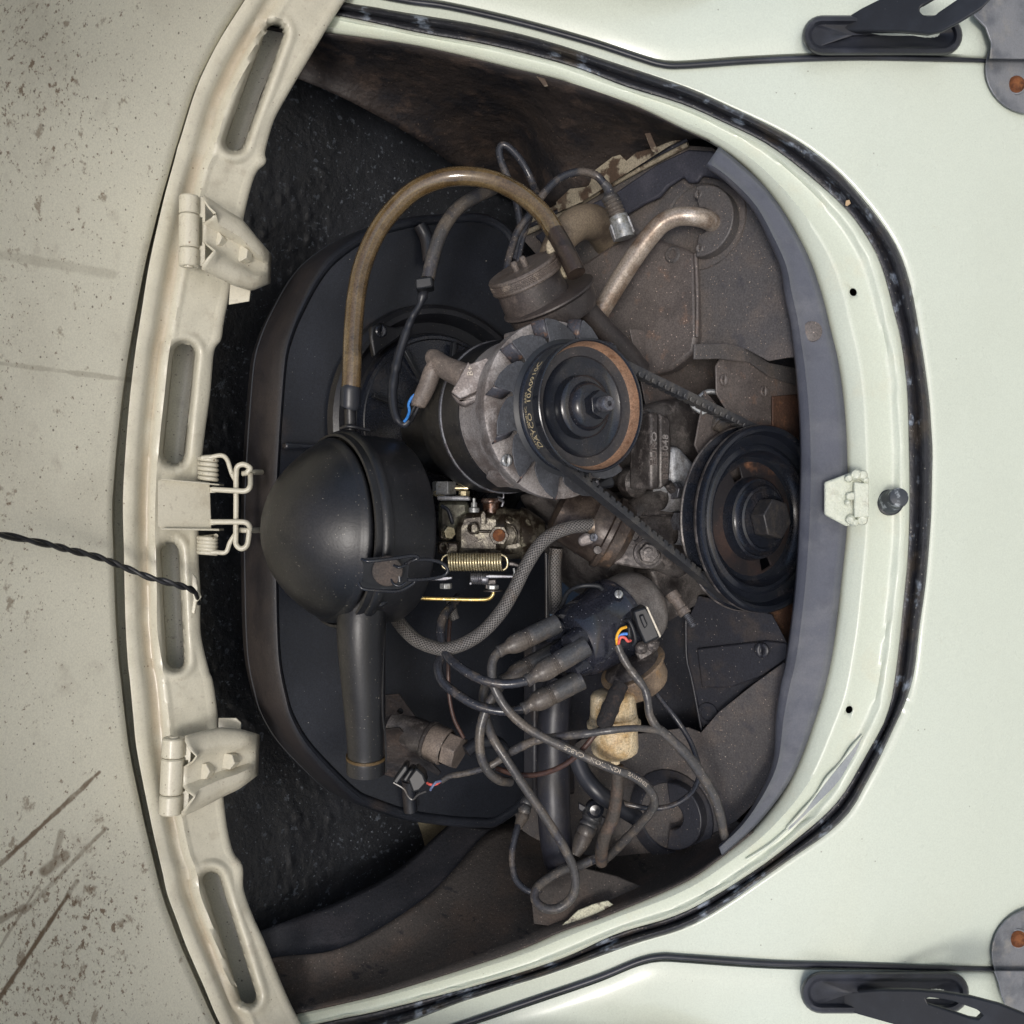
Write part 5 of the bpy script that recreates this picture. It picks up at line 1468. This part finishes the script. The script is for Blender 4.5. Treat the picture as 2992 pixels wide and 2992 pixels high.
lathe('valve_terminal', P(1318, 1426, D0 + .01), RR, [(0, .003), (.012, .003), (.012, .005), (.016, .005), (.016, 0)], brass, cb, 16)
lathe('pump_tower', P(1435, 1512, D0 + .016), UU, [(0, .0085), (.004, .0080), (.013, .0078), (.0145, .0098), (.0165, .0098), (.018, .0088), (.018, 0)], Mat('brown_chrome', '5d4638', .25, .8).var('8d7f76', 40, .45, .62, .8).bump(150, .2, .0008).done(), cb, 28)
tube('pump_link', [(1455, 1452, D0 + .012), (1470, 1455, D0 + .01), (1471, 1440, D0 + .01), (1470, 1425, D0 + .01)], 3.2, steel, cb, 8)
tube('pump_link', [(1458, 1460, D0 + .01), (1470, 1466, D0 + .008), (1466, 1480, D0 + .008)], 4.5, steel, cb, 8)
lathe('vent_jet', P(1385, 1497, D0 - .002), UU, [(0, .0052), (.004, .005), (.005, .003), (.009, .0028), (.009, .0016), (.013, .0016), (.013, 0)], zinc, cb, 16)
for x0, x1, y0, y1 in ((1372, 1400, 1526, 1562), (1404, 1420, 1492, 1532)):
    pxprism('cast_boss', [(x0, y1), (x0, y0 + 12), (x0 + 6, y0 + 2), (x1 - 6, y0), (x1, y0 + 10), (x1, y1)], D0 - .007, .012, carb_m, cb, .002)
lathe('drilled_boss', P(1383, 1544, D0 - .0075), -VV, [(0, .0058), (.002, .0055), (.0026, .004), (-.004, .0038), (-.004, 0)], carb_m, cb, 20)
hexnut('plug_nut', P(1458, 1564, D0 - .006), -VV, .0095, .005, carb_m, cb, rot=.5)
lathe('plug_centre', P(1458, 1564, D0 - .0115), -VV, [(0, .006), (.0012, .0055), (.0014, 0)], rust, cb, 18)
pxprism('choke_flange', [(1282, 1545), (1300, 1532), (1322, 1548), (1324, 1575), (1300, 1582), (1282, 1575)], D0 - .008, .02, carb_m, cb, .002)
hexnut('choke_bolt', P(1305, 1556, D0 - .009), (-VV + RR * .6), .0062, .007, brass, cb)
pxprism('screw_plate', [(1278, 1582), (1340, 1584), (1341, 1618), (1278, 1620)], D0 - .012, .012, carb_m, cb, .002)
screw('idle_screw', P(1297, 1598, D0 - .0125), -VV, .0052, carb_m, cb, .002)
tube('vent_tube', [(1290, 1478, D0 - .006), (1308, 1490, D0 - .008), (1318, 1515, D0 - .008), (1322, 1530, D0 - .006)], 6, hose_dark, cb, 10)
tube('casting_rib', [(1484, 1536, D0 - .002), (1500, 1540, D0 - .004), (1510, 1562, D0 - .004), (1504, 1588, D0 - .001)], 4, carb_m, cb, 8)
tube('casting_rib', [(1400, 1553, D0 - .004), (1432, 1554, D0 - .004), (1470, 1556, D0 - .002)], 4, carb_m, cb, 8)
# return spring
T = thing('throttle_spring', 'gold coil return spring beside the carburettor', 'spring', P(1385, 1642, .92))
pts = []
nco = 20
for k in range(nco * 18 + 1):
    a = 2 * math.pi * k / 18
    x = 1308 + (1466 - 1308) * k / (nco * 18)
    pts.append(P(x + 2.5 * math.sin(a), 1642 + 24 * math.cos(a), .924 + .0072 * math.sin(a)))
sweep('coil', pts, [.00105] * len(pts), brass, T, 8)
tube('hook', [(1310, 1620, .922), (1296, 1626, .921), (1290, 1640, .921), (1293, 1655, .921), (1306, 1664, .921)], 3.4, brass, T, 8)
tube('hook', [(1464, 1620, .922), (1478, 1628, .921), (1483, 1642, .921), (1480, 1658, .921), (1470, 1666, .921)], 3.4, brass, T, 8)
T = thing('throttle_linkage', 'throttle lever with gold choke rod below the gold spring', 'linkage', P(1430, 1690, .94))
pxprism('spring_post', [(1480, 1640), (1500, 1642), (1524, 1652), (1520, 1660), (1500, 1655), (1480, 1652)], .928, .006, alu_dark, T, .001)
pxprism('lever', [(1418, 1680), (1430, 1678), (1500, 1680), (1512, 1684), (1512, 1690), (1430, 1690), (1418, 1688)], .925, .012, steel, T, .0015)
tube('lever_pin', [(1500, 1683, .924), (1503, 1675, .922), (1501, 1660, .921)], 3.5, zinc, T, 8)
pxprism('lever_plate', [(1418, 1694), (1450, 1692), (1450, 1722), (1418, 1722)], .930, .006, alu_dark, T, .001)
hexnut('rod_nut', P(1440, 1722, .928), UU, .0055, .004, zinc, T)
lathe('rod_washer', P(1440, 1724, .930), UU, [(-.0012, .0085), (0, .0085), (0, .003), (-.0012, .003)], alu_dark, T, 20)
tube('choke_rod', [(1180, 1744, .935), (1235, 1748, .933), (1330, 1751, .931), (1410, 1752, .930), (1432, 1747, .930), (1441, 1735, .930), (1442, 1722, .930)], 5.4, gold_rod, T, 10)
pts = []
for k in range(6 * 14 + 1):
    a = 2 * math.pi * k / 14
    pts.append(P(1375 + 34 * k / 84, 1690 + 15 * math.cos(a), .930 + .0045 * math.sin(a)))
sweep('idle_spring', pts, [.0010] * len(pts), steel, T, 8)
lathe('idle_screw_head', P(1408, 1692, .930), RR, [(0, .0), (0, .005), (.004, .0055), (.006, .005), (.006, 0)], steel, T, 18)
pxprism('choke_arm', [(1255, 1690), (1300, 1684), (1322, 1684), (1322, 1692), (1300, 1698), (1255, 1697)], .928, .008, steel, T, .001)
hexnut('choke_nut', P(1303, 1704, .930), -UU, .0058, .005, zinc, T)

# ------------------------------------------------------------------ braided fuel hose
tag(tube('braided_hose', [(1730, 1536, .898), (1700, 1537, .895), (1665, 1541, .892), (1620, 1558, .889), (1577, 1592, .887), (1536, 1655, .887), (1500, 1727, .888), (1462, 1790, .89), (1408, 1848, .893), (1350, 1883, .897), (1293, 1896, .902), (1235, 1880, .908), (1198, 1855, .915), (1160, 1810, .93), (1130, 1750, .95)], 20, braid_m, None, 24, 10), 'thick grey braided fuel hose curving from the pump towards the air cleaner', 'hose')
tag(tube('braided_hose', [(1625, 1600, .965, 20), (1620, 1660, .968, 20), (1622, 1720, .97, 20), (1625, 1790, .975, 20)], 20, braid_m, None, 20), 'short dark braided hose hanging behind the long braided fuel hose', 'hose')
tag(tube('braided_hose', [(1318, 1745, .95, 14), (1322, 1790, .95, 15), (1330, 1810, .95, 14)], 14, braid_m, None, 20), 'short frayed braid end crossing under the gold rod', 'hose')

# ------------------------------------------------------------------ distributor
da = Vector((-.36, 0.0, .93)).normalized()
dc = P(1790, 1815, .945)
ds = thing('distributor', 'black distributor with glossy cap on a grey metal base', 'distributor', dc)
lathe('base', dc, da, [(-.052, .0), (-.052, .018), (-.046, .026), (-.038, .0335), (-.032, .0355), (-.012, .0365), (-.004, .0365), (-.002, .034)], Mat('grey_distributor_base', '7a7670', .42, .25).var('5a544e', 10, .45, .68, .8).specks('8d857b', 520, .17, .82, .5).bump(220, .25, .0008).done(), ds, 56)
dcap = lathe('cap', dc, da, [(-.006, .0345), (-.005, .0400), (.000, .0405), (.003, .0390), (.006, .0370), (.030, .0350), (.046, .0330), (.051, .0300), (.053, .0250), (.053, .0)], cap_m, ds, 64)
axd, e1d, e2d = frame(da)
for k in range(4):
    a = math.radians(30 + 90 * k)
    lathe('tower', dc + da * .047 + (e1d * math.cos(a) + e2d * math.sin(a)) * .0200, da, [(0, .011), (.012, .0095), (.020, .0085), (.020, 0)], cap_m, dcap, 24)
lathe('tower', dc + da * .050, da, [(0, .011), (.012, .0095), (.020, .0085), (.020, 0)], cap_m, dcap, 24)
tube('clip_spring', [(1640, 1775, .935), (1660, 1730, .925), (1700, 1712, .918), (1745, 1712, .918), (1760, 1722, .92)], 7, black_steel, ds, 8)
screw('base_screw', P(1808, 1736, .912), -VV + UU * .4, .0038, zinc, ds, .001)
# hall sender plug
T = thing('sender_plug', 'black plastic plug with white edge on the side of the distributor', 'electrical plug', P(1880, 1825, .90))
pb = pxprism('plug_housing', [(1848, 1785), (1888, 1772), (1906, 1800), (1930, 1862), (1884, 1884), (1860, 1830)], .893, .03, black_steel, T, .002)
pxprism('white_edge', [(1887, 1772), (1893, 1773), (1932, 1858), (1928, 1864)], .889, .006, Mat('ivory_edge', 'b8b09c', .5).done(), pb, .0004)
tube('plug_collar', [(1826, 1812, .893), (1838, 1815, .890), (1850, 1840, .889), (1856, 1870, .890), (1848, 1884, .893)], 6, black_steel, T, 10)
pxprism('plug_latch', [(1868, 1800), (1880, 1796), (1886, 1812), (1893, 1826), (1884, 1838), (1876, 1822)], .888, .006, black_steel, pb, .001)
pxprism('plug_body', [(1828, 1826), (1848, 1824), (1854, 1878), (1836, 1886), (1826, 1862)], .896, .02, black_steel, T, .003)
for nm, pts, m in (('yellow_wire', [(1830, 1832, .889), (1815, 1838, .887), (1805, 1852, .886), (1802, 1868, .886), (1804, 1886, .888)], 'd8a02c'),
                   ('blue_wire', [(1832, 1852, .888), (1820, 1853, .886), (1810, 1860, .886), (1805, 1874, .887), (1804, 1888, .889)], '4f86cf'),
                   ('red_wire', [(1842, 1872, .889), (1834, 1873, .885), (1826, 1864, .884), (1815, 1862, .884), (1809, 1872, .885), (1807, 1888, .888)], 'c8584e')):
    tube(nm, pts, 4.6, Mat(nm + '_insulation', m, .4).done(), T, 8)
# vacuum canister
vc = thing('vacuum_canister', 'round tan vacuum canister hanging below the distributor', 'vacuum canister', P(1860, 1960, .94))
va = (P(1902, 2040, .935) - P(1850, 1950, .925)).normalized()
vo = P(1848, 1948, .930)
vm = Mat('tan_canister', '7d6d59', .42, .15).var('574a3d', 8, .44, .66, .85).var('8a6f4c', 24, .54, .7, .7).specks('2a221a', 420, .16, .84, .6).bump(180, .25, .0008).done()
lathe('cup', vo, va, [(-.002, 0), (-.002, .0285), (-.001, .0315), (.0012, .0318), (.0022, .0300), (.004, .0275), (.018, .0262), (.023, .0235), (.0255, .018), (.0258, 0)], vm, vc, 56)
lathe('rear_cup', vo, -va, [(.001, .028), (.006, .022), (.008, .010), (.008, 0)], alu_dark, vc, 40)
pxprism('mounting_arm', [(1855, 1905), (1880, 1890), (1905, 1885), (1925, 1870), (1930, 1880), (1905, 1915), (1870, 1935)], .918, .008, alu_dark, vc, .002)
for x, y in ((1874, 1892), (1905, 1884)):
    lathe('arm_rivet', P(x, y, .915), -VV, [(0, .006), (.003, .0058), (.005, .003), (.0052, 0)], alu_dark, vc, 18)

# ------------------------------------------------------------------ plug leads at the distributor
def boot(parent, a, b, da_, db_, big, mat=boot_m):
    ax_, ay_ = a
    bx_, by_ = b
    pts = []
    for t, k in ((-.02, .80), (0, .95), (.02, 1.0), (.30, 1.0), (.47, 1.0), (.48, .94), (.50, 1.0), (.51, .94), (.53, 1.0), (.54, .94), (.56, 1.0), (.62, 1.02), (.70, 1.0), (.78, .88), (.84, .68), (.88, .60), (.94, .60), (.98, .64), (1.0, .60), (1.005, .48)):
        pts.append((ax_ + (bx_ - ax_) * t, ay_ + (by_ - ay_) * t, da_ + (db_ - da_) * t, big * k))
    return tube('boot', pts, big, mat, parent, 22, 2)
T = thing('ignition_lead', 'ignition lead from the uppermost distributor boot, long cable lettered down its length', 'ignition lead', P(1500, 1950, .9), 'ignition leads around the distributor')
boot(T, (1628, 1822), (1456, 1905), .905, .888, 29)
LA = [(1462, 1902, .889), (1446, 1918, .886), (1437, 1945, .883), (1439, 1990, .880), (1453, 2028, .880), (1483, 2074, .880), (1527, 2117, .881), (1583, 2152, .882), (1650, 2184, .883), (1733, 2222, .884), (1800, 2250, .886), (1842, 2264, .889), (1884, 2292, .895), (1910, 2328, .903), (1907, 2362, .915), (1869, 2410, .935), (1817, 2464, .96), (1780, 2500, .985), (1745, 2530, 1.01)]
tube('cable', LA, 13.5, hose_dirty, T, 16, 7, True, .12)
pathA = [P(*p) for p in cr(LA, 10)]
SA = [0]
for a, b in zip(pathA, pathA[1:]):
    SA.append(SA[-1] + (b - a).length)
def on_cable(s0, rad):
    def fn(u, v):
        s = s0 - u
        k = max(i for i in range(len(SA)) if SA[i] <= s)
        k = min(k, len(pathA) - 2)
        f = (s - SA[k]) / (SA[k + 1] - SA[k])
        p = pathA[k].lerp(pathA[k + 1], f)
        t = (pathA[k + 1] - pathA[k]).normalized()
        toc = (CAM - p)
        toc = (toc - t * toc.dot(t)).normalized()
        side = t.cross(toc)
        ang = (v - .0018) / rad
        return p + (toc * math.cos(ang) + side * math.sin(ang)) * (rad + .00025)
    return fn
near = lambda x, y: min(range(len(pathA)), key=lambda i: (pathA[i] - P(x, y, .885)).length)
s_end = SA[near(1812, 2252)]
lettering('cable_print', 'IGNITION   CABLE', .0052, on_cable(s_end, 13.5 * .884 / 3000), white_print, T, 0, 1.25)
s_end = SA[near(1900, 2310)]
lettering('cable_print', 'SENSITIVE', .0042, on_cable(s_end, 13.5 * .892 / 3000), white_print, T, 0, 1.2)

T = thing('ignition_lead', 'ignition lead looping left from the front distributor boot', 'ignition lead', P(1500, 1990, .9), 'ignition leads around the distributor')
boot(T, (1712, 1888), (1538, 1990), .890, .876, 31)
tube('cable', [(1544, 1988, .877), (1500, 1997, .876), (1455, 1997, .877), (1400, 1983, .880), (1350, 1954, .886), (1312, 1922, .895), (1292, 1880, .905), (1287, 1830, .915), (1300, 1795, .925), (1320, 1770, .94), (1340, 1745, .955)], 14, hose_dark, T, 16)
T = thing('ignition_lead', 'ignition lead from the lowest distributor boot, looping left under the others', 'ignition lead', P(1500, 2060, .9), 'ignition leads around the distributor')
boot(T, (1698, 1985), (1526, 2072), .905, .895, 31)
tube('cable', [(1532, 2070, .896), (1490, 2078, .895), (1440, 2074, .896), (1385, 2057, .899), (1330, 2024, .904), (1292, 1990, .910), (1280, 1950, .915), (1290, 1912, .922), (1300, 1890, .93)], 14, hose_dark, T, 16)
T = thing('ignition_lead', 'ignition lead from the half hidden boot, short loop ending left of the black pipe', 'ignition lead', P(1440, 2100, .9), 'ignition leads around the distributor')
boot(T, (1622, 1905), (1466, 1990), .925, .905, 29)
tube('cable', [(1468, 1994, .906), (1450, 2024, .904), (1424, 2064, .902), (1406, 2118, .902), (1401, 2170, .903), (1408, 2218, .905), (1428, 2255, .910), (1458, 2279, .92), (1490, 2284, .94)], 14, hose_dirty, T, 16)
T = thing('ignition_lead', 'long shiny ignition lead running down to a loop near the lower flange', 'ignition lead', P(1550, 2300, .9), 'ignition leads around the distributor')
tube('cable', [(1418, 2003, .925), (1412, 2030, .92), (1414, 2070, .915), (1424, 2112, .908), (1442, 2160, .902), (1484, 2226, .900), (1533, 2300, .902), (1583, 2373, .905), (1627, 2440, .910), (1656, 2492, .915), (1676, 2540, .92), (1681, 2592, .923), (1662, 2632, .926), (1626, 2655, .928), (1588, 2652, .932), (1563, 2627, .938), (1570, 2594, .945), (1607, 2563, .952), (1650, 2540, .958), (1692, 2530, .965), (1745, 2505, .97)], 13.5, hose_dirty, T, 16)
tube('sleeve_end', [(1725, 2516, .967, 12), (1745, 2505, .97, 12)], 12, hose_dark, T, 12, 2)
T = thing('ignition_lead', 'thin dark lead hanging in a curve from a small ribbed cap at the lower left', 'ignition lead', P(1510, 2500, .99), 'ignition leads around the distributor')
tube('cable', [(1514, 2412, 1.0), (1506, 2440, .995), (1497, 2485, .99), (1498, 2535, .985), (1512, 2577, .98), (1548, 2604, .975), (1580, 2600, .975)], 10, hose_dark, T, 12)
tube('ribbed_cap', [(1546, 2330, 1.02, 15), (1540, 2345, 1.015, 20), (1537, 2356, 1.013, 17), (1533, 2366, 1.01, 20), (1530, 2376, 1.01, 17), (1527, 2386, 1.008, 19), (1520, 2402, 1.004, 15), (1514, 2418, 1.0, 12)], 18, boot_m, T, 16, 4)

# harness with grey tape from the sender plug
T = thing('taped_harness', 'grey tape wrapped harness branching below the fuel filter', 'cable', P(1900, 2130, .9))
tube('branch', [(1804, 1884, .888, 11), (1812, 1905, .888, 12), (1826, 1932, .888, 12), (1846, 1962, .887, 12), (1872, 1996, .886, 13), (1886, 2020, .886, 12), (1893, 2050, .886, 12), (1898, 2088, .887, 12), (1914, 2118, .888, 13), (1930, 2136, .889, 14)], 12, hose_dirty, T, 14, 7, True, .2)
tube('branch', [(1930, 2136, .889, 14), (1900, 2131, .886, 11), (1850, 2128, .882, 10.5), (1783, 2134, .880, 10.5), (1717, 2143, .884, 12), (1650, 2150, .89, 12.5), (1600, 2157, .896, 12), (1560, 2165, .90, 13), (1517, 2184, .905, 13), (1483, 2204, .908, 12), (1433, 2237, .91, 10), (1367, 2258, .915, 9), (1315, 2268, .92, 8), (1290, 2283, .923, 7)], 12, hose_dirty, T, 14, 7, True, .2)
tube('trunk', [(1926, 2130, .889, 14), (1967, 2166, .893, 15), (2010, 2210, .898, 16), (2050, 2264, .905, 16), (2086, 2327, .912, 15), (2104, 2384, .92, 15), (2114, 2430, .93, 13), (2124, 2475, .945, 11), (2134, 2520, .962, 11), (2140, 2560, .98, 11)], 15, hose_dirty, T, 16, 7, True, .15)
tube('red_wire', [(1286, 2284, .922), (1272, 2292, .920), (1258, 2292, .920), (1249, 2288, .924)], 4, bpy.data.materials['red_wire_insulation'], T, 8)
tube('grey_blue_wire', [(1290, 2282, .922), (1274, 2286, .918), (1262, 2300, .918), (1258, 2308, .922)], 4, Mat('grey_blue_insulation', '5a6580', .4).done(), T, 8)
# plug connector at the lower left and its bracket
T = thing('cable_connector', 'small black plug connector with frayed tape at the end of the grey harness', 'electrical plug', P(1200, 2275, .93))
pxprism('connector_body', [(1190, 2276), (1216, 2242), (1238, 2262), (1248, 2288), (1226, 2312), (1206, 2318)], .922, .02, black_steel, T, .002)
pxprism('connector_collar', [(1146, 2284), (1180, 2236), (1190, 2236), (1192, 2250), (1160, 2294)], .919, .02, black_steel, T, .002)
pxprism('connector_face', [(1172, 2280), (1196, 2246), (1212, 2248), (1188, 2290)], .924, .02, black_steel, T, .002)
tube('frayed_tape', [(1150, 2286, .925), (1180, 2305, .925), (1192, 2326, .926), (1206, 2336, .926), (1222, 2322, .924), (1246, 2312, .922)], 3, hose_dirty, T, 6)
T = thing('flat_bracket', 'dark flat drilled bracket beside the end of the snorkel', 'bracket', P(1180, 2120, .97))
pxprism('drilled_plate', [(1124, 2030), (1166, 2028), (1232, 2118), (1200, 2128), (1126, 2120)], lambda x, y: .965 + (y - 2030) * .0002, .003, wall_dirt, T, .0006, [[(1170 + 9 * math.cos(a * .5), 2078 + 9 * math.sin(a * .5)) for a in range(12)]])
pxprism('bracket_arm', [(1124, 2130), (1166, 2126), (1290, 2258), (1280, 2268), (1250, 2250), (1230, 2300), (1140, 2270), (1095, 2255)], lambda x, y: .96 + (y - 2120) * .0002, .004, wall_dirt, T, .001)
# threaded fitting
T = thing('pipe_fitting', 'dusty threaded pipe fitting with hexagon end left of the plug leads', 'pipe fitting', P(1300, 2180, .96))
fa2 = (P(1372, 2215, .955) - P(1225, 2150, .975)).normalized()
f0 = P(1226, 2150, .975)
lathe('sleeve', f0, fa2, [(-.03, .014), (.008, .0165), (.010, .0185), (.012, .0185), (.013, .016)], alu_dark, T, 36)
lathe('barrel', f0 + fa2 * .012, fa2, [(0, 0), (0, .0165), (.002, .0178), (.016, .0178), (.018, .016)], plug_boot, T, 36)
hexnut('hex_end', f0 + fa2 * .030, fa2, .0165, .014, plug_boot, T, rot=.2, bev=.001)
tube('dark_hose', [(1362, 2196, .96, 20), (1400, 2170, .965, 20), (1450, 2170, .97, 20), (1480, 2200, .975, 18)], 20, rubber_smooth, T, 14)

# ------------------------------------------------------------------ fuel filter and its hoses
ff = thing('fuel_filter', 'stained ivory plastic fuel filter below the distributor', 'fuel filter', P(1795, 2120, .92))
fx = (P(1798, 2225, .925) - P(1790, 2025, .918)).normalized()
fo_ = P(1790, 2022, .918)
kf = .918 / 3000
fmx = Mat('stained_ivory_plastic', 'b9a988', .36, 0, .5).var('967848', 8, .48, .64, .8).var('d3c8ae', 12, .56, .70, .7).specks('3a2c1a', 420, .2, .6, .8).specks('2a2014', 260, .14, .8, .8).var('5a4524', 20, .62, .72, .6).bump(160, .25, .0008).done()
lathe('upper_shell', fo_, fx, [(0, 0), (0, 52 * kf), (4 * kf, 60 * kf), (12 * kf, 65 * kf), (66 * kf, 69 * kf), (70 * kf, 67 * kf), (74 * kf, 71 * kf), (80 * kf, 71 * kf), (86 * kf, 72 * kf), (90 * kf, 79 * kf), (102 * kf, 79 * kf), (106 * kf, 70 * kf)], fmx, ff, 56)
lathe('lower_shell', fo_, fx, [(104 * kf, 69 * kf), (118 * kf, 69 * kf), (168 * kf, 69 * kf), (180 * kf, 66 * kf), (184 * kf, 58 * kf), (188 * kf, 56 * kf), (196 * kf, 42 * kf), (200 * kf, 20 * kf), (206 * kf, 15 * kf), (216 * kf, 13 * kf), (216 * kf, 0)], fmx, ff, 56)
T = thing('filter_inlet_hose', 'short black foam sleeve lying over the fuel filter', 'hose', P(1785, 2060, .89))
tube('foam_sleeve', [(1815, 2000, .893, 23), (1800, 2030, .889, 24), (1785, 2065, .887, 25), (1768, 2108, .886, 26), (1762, 2122, .887, 20)], 24, Mat('black_foam', '1d1b1b', .9).var('352b25', 60, .5, .7, .7).bump(300, .9, .002).done(), T, 20, 6, True, .12)
tube('thin_tube', [(1764, 2118, .888), (1735, 2150, .89), (1700, 2192, .893), (1650, 2234, .90), (1585, 2260, .91), (1517, 2264, .92), (1450, 2245, .93)], 8, Mat('brown_tube', '3f2e28', .4).var('5d4438', 30, .5, .7, .7).done(), T, 10)
tag(tube('filter_outlet_hose', [(1803, 2236, .925, 18), (1804, 2300, .928, 18), (1792, 2382, .935, 19), (1768, 2440, .945, 19), (1758, 2480, .955, 19), (1757, 2520, .97, 18)], 18, Mat('textile_hose', '3d3832', .7).var('55463a', 16, .45, .68, .8).var('2a2a30', 24, .56, .7, .8).bump(420, .8, .0012, 2, .5, (1, 1, .12)).done(), None, 20), 'grey textile hose hanging down from the fuel filter', 'hose')
tag(tube('thin_black_cable', [(1897, 1998, .94), (1933, 2047, .935), (1977, 2103, .93), (2017, 2167, .93), (2040, 2233, .935), (2041, 2275, .94), (2018, 2318, .95), (1967, 2352, .955), (1900, 2362, .96), (1817, 2346, .965), (1770, 2330, .98)], 8, hose_dark, None, 10), 'thin black cable curving under the grey harness to the lower right', 'cable')
tag(tube('thin_brown_wire', [(1318, 1790, .96), (1312, 1850, .955), (1310, 1950, .95), (1313, 2033, .95), (1327, 2100, .952), (1355, 2156, .955)], 6, bpy.data.materials['brown_tube'], None, 8), 'thin brown wire running down beside the fitting on the left', 'wire')
tag(tube('black_riser_pipe', [(1640, 1980, 1.0, 44), (1622, 2060, 1.0, 46), (1617, 2150, 1.0, 47), (1617, 2280, 1.0, 48), (1620, 2400, 1.0, 48), (1630, 2500, 1.01, 45), (1640, 2540, 1.03, 40)], 46, Mat('satin_black_pipe', '23242a', .4).var('32302f', 14, .45, .7, .8).specks('7a736a', 420, .15, .84, .6).bump(180, .2, .0008).done(), None, 28), 'thick black pipe standing behind the plug leads', 'pipe')
tag(tube('curved_black_hose', [(1680, 2200, .97, 24), (1705, 2262, .965, 25), (1745, 2312, .96, 26), (1800, 2352, .965, 25), (1860, 2390, .98, 24)], 25, rubber_smooth, None, 18), 'thick curved black hose behind the fuel filter outlet', 'hose')
T = thing('plug_connector', 'dark ribbed spark plug connector beside the thick black pipe', 'plug connector', P(1710, 2440, .98))
tube('ribbed_cap', [(1746, 2340, .985, 18), (1740, 2362, .985, 22), (1732, 2380, .985, 27), (1728, 2390, .985, 31), (1724, 2398, .984, 25), (1720, 2408, .983, 29), (1716, 2418, .982, 26), (1712, 2428, .98, 29), (1708, 2438, .98, 26), (1702, 2452, .978, 26), (1690, 2480, .975, 20), (1682, 2500, .973, 12)], 24, boot_m, T, 20, 4)
pxprism('seal_plate', [(1690, 2345), (1770, 2390), (1765, 2415), (1745, 2405), (1690, 2365)], .99, .004, tin_black, T, .001)
lathe('bright_stud', P(1737, 2360, .978), -VV, [(0, .009), (.006, .0085), (.009, .005), (.0095, 0)], gloss_black, T, 20)
# torn cardboard pad end and chipped paint near the lower flange
tag(pxprism('torn_pad_corner', [(1550, 2600), (1600, 2555), (1700, 2535), (1800, 2560), (1880, 2592), (1870, 2606), (1800, 2650), (1690, 2700), (1650, 2712), (1560, 2700)], lambda x, y: .965 + (2700 - y) * .00012, .003, felt, None, .0008), 'torn dark board corner behind the lower flange', 'board')
pxprism('chipped_paint', [(1640, 2706), (1690, 2660), (1740, 2640), (1776, 2632), (1792, 2644), (1760, 2662), (1700, 2690), (1660, 2712)], .9555, .002, Mat('flaking_paint', 'a5a48c', .6).var('4a4038', 40, .5, .62, .9).bump(120, .5, .002).done(), car, .0006)

# ------------------------------------------------------------------ ground
gm = Mat('concrete_ground', (.52, .51, .48), .85).var((.44, .43, .40), 1.2, .4, .7, .8).bump(30, .3, .01).done()
g = build('ground', [(-60, -60, 0), (60, -60, 0), (60, 60, 0), (-60, 60, 0)], [(0, 1, 2, 3)], gm, None, 0)
g['kind'] = 'structure'
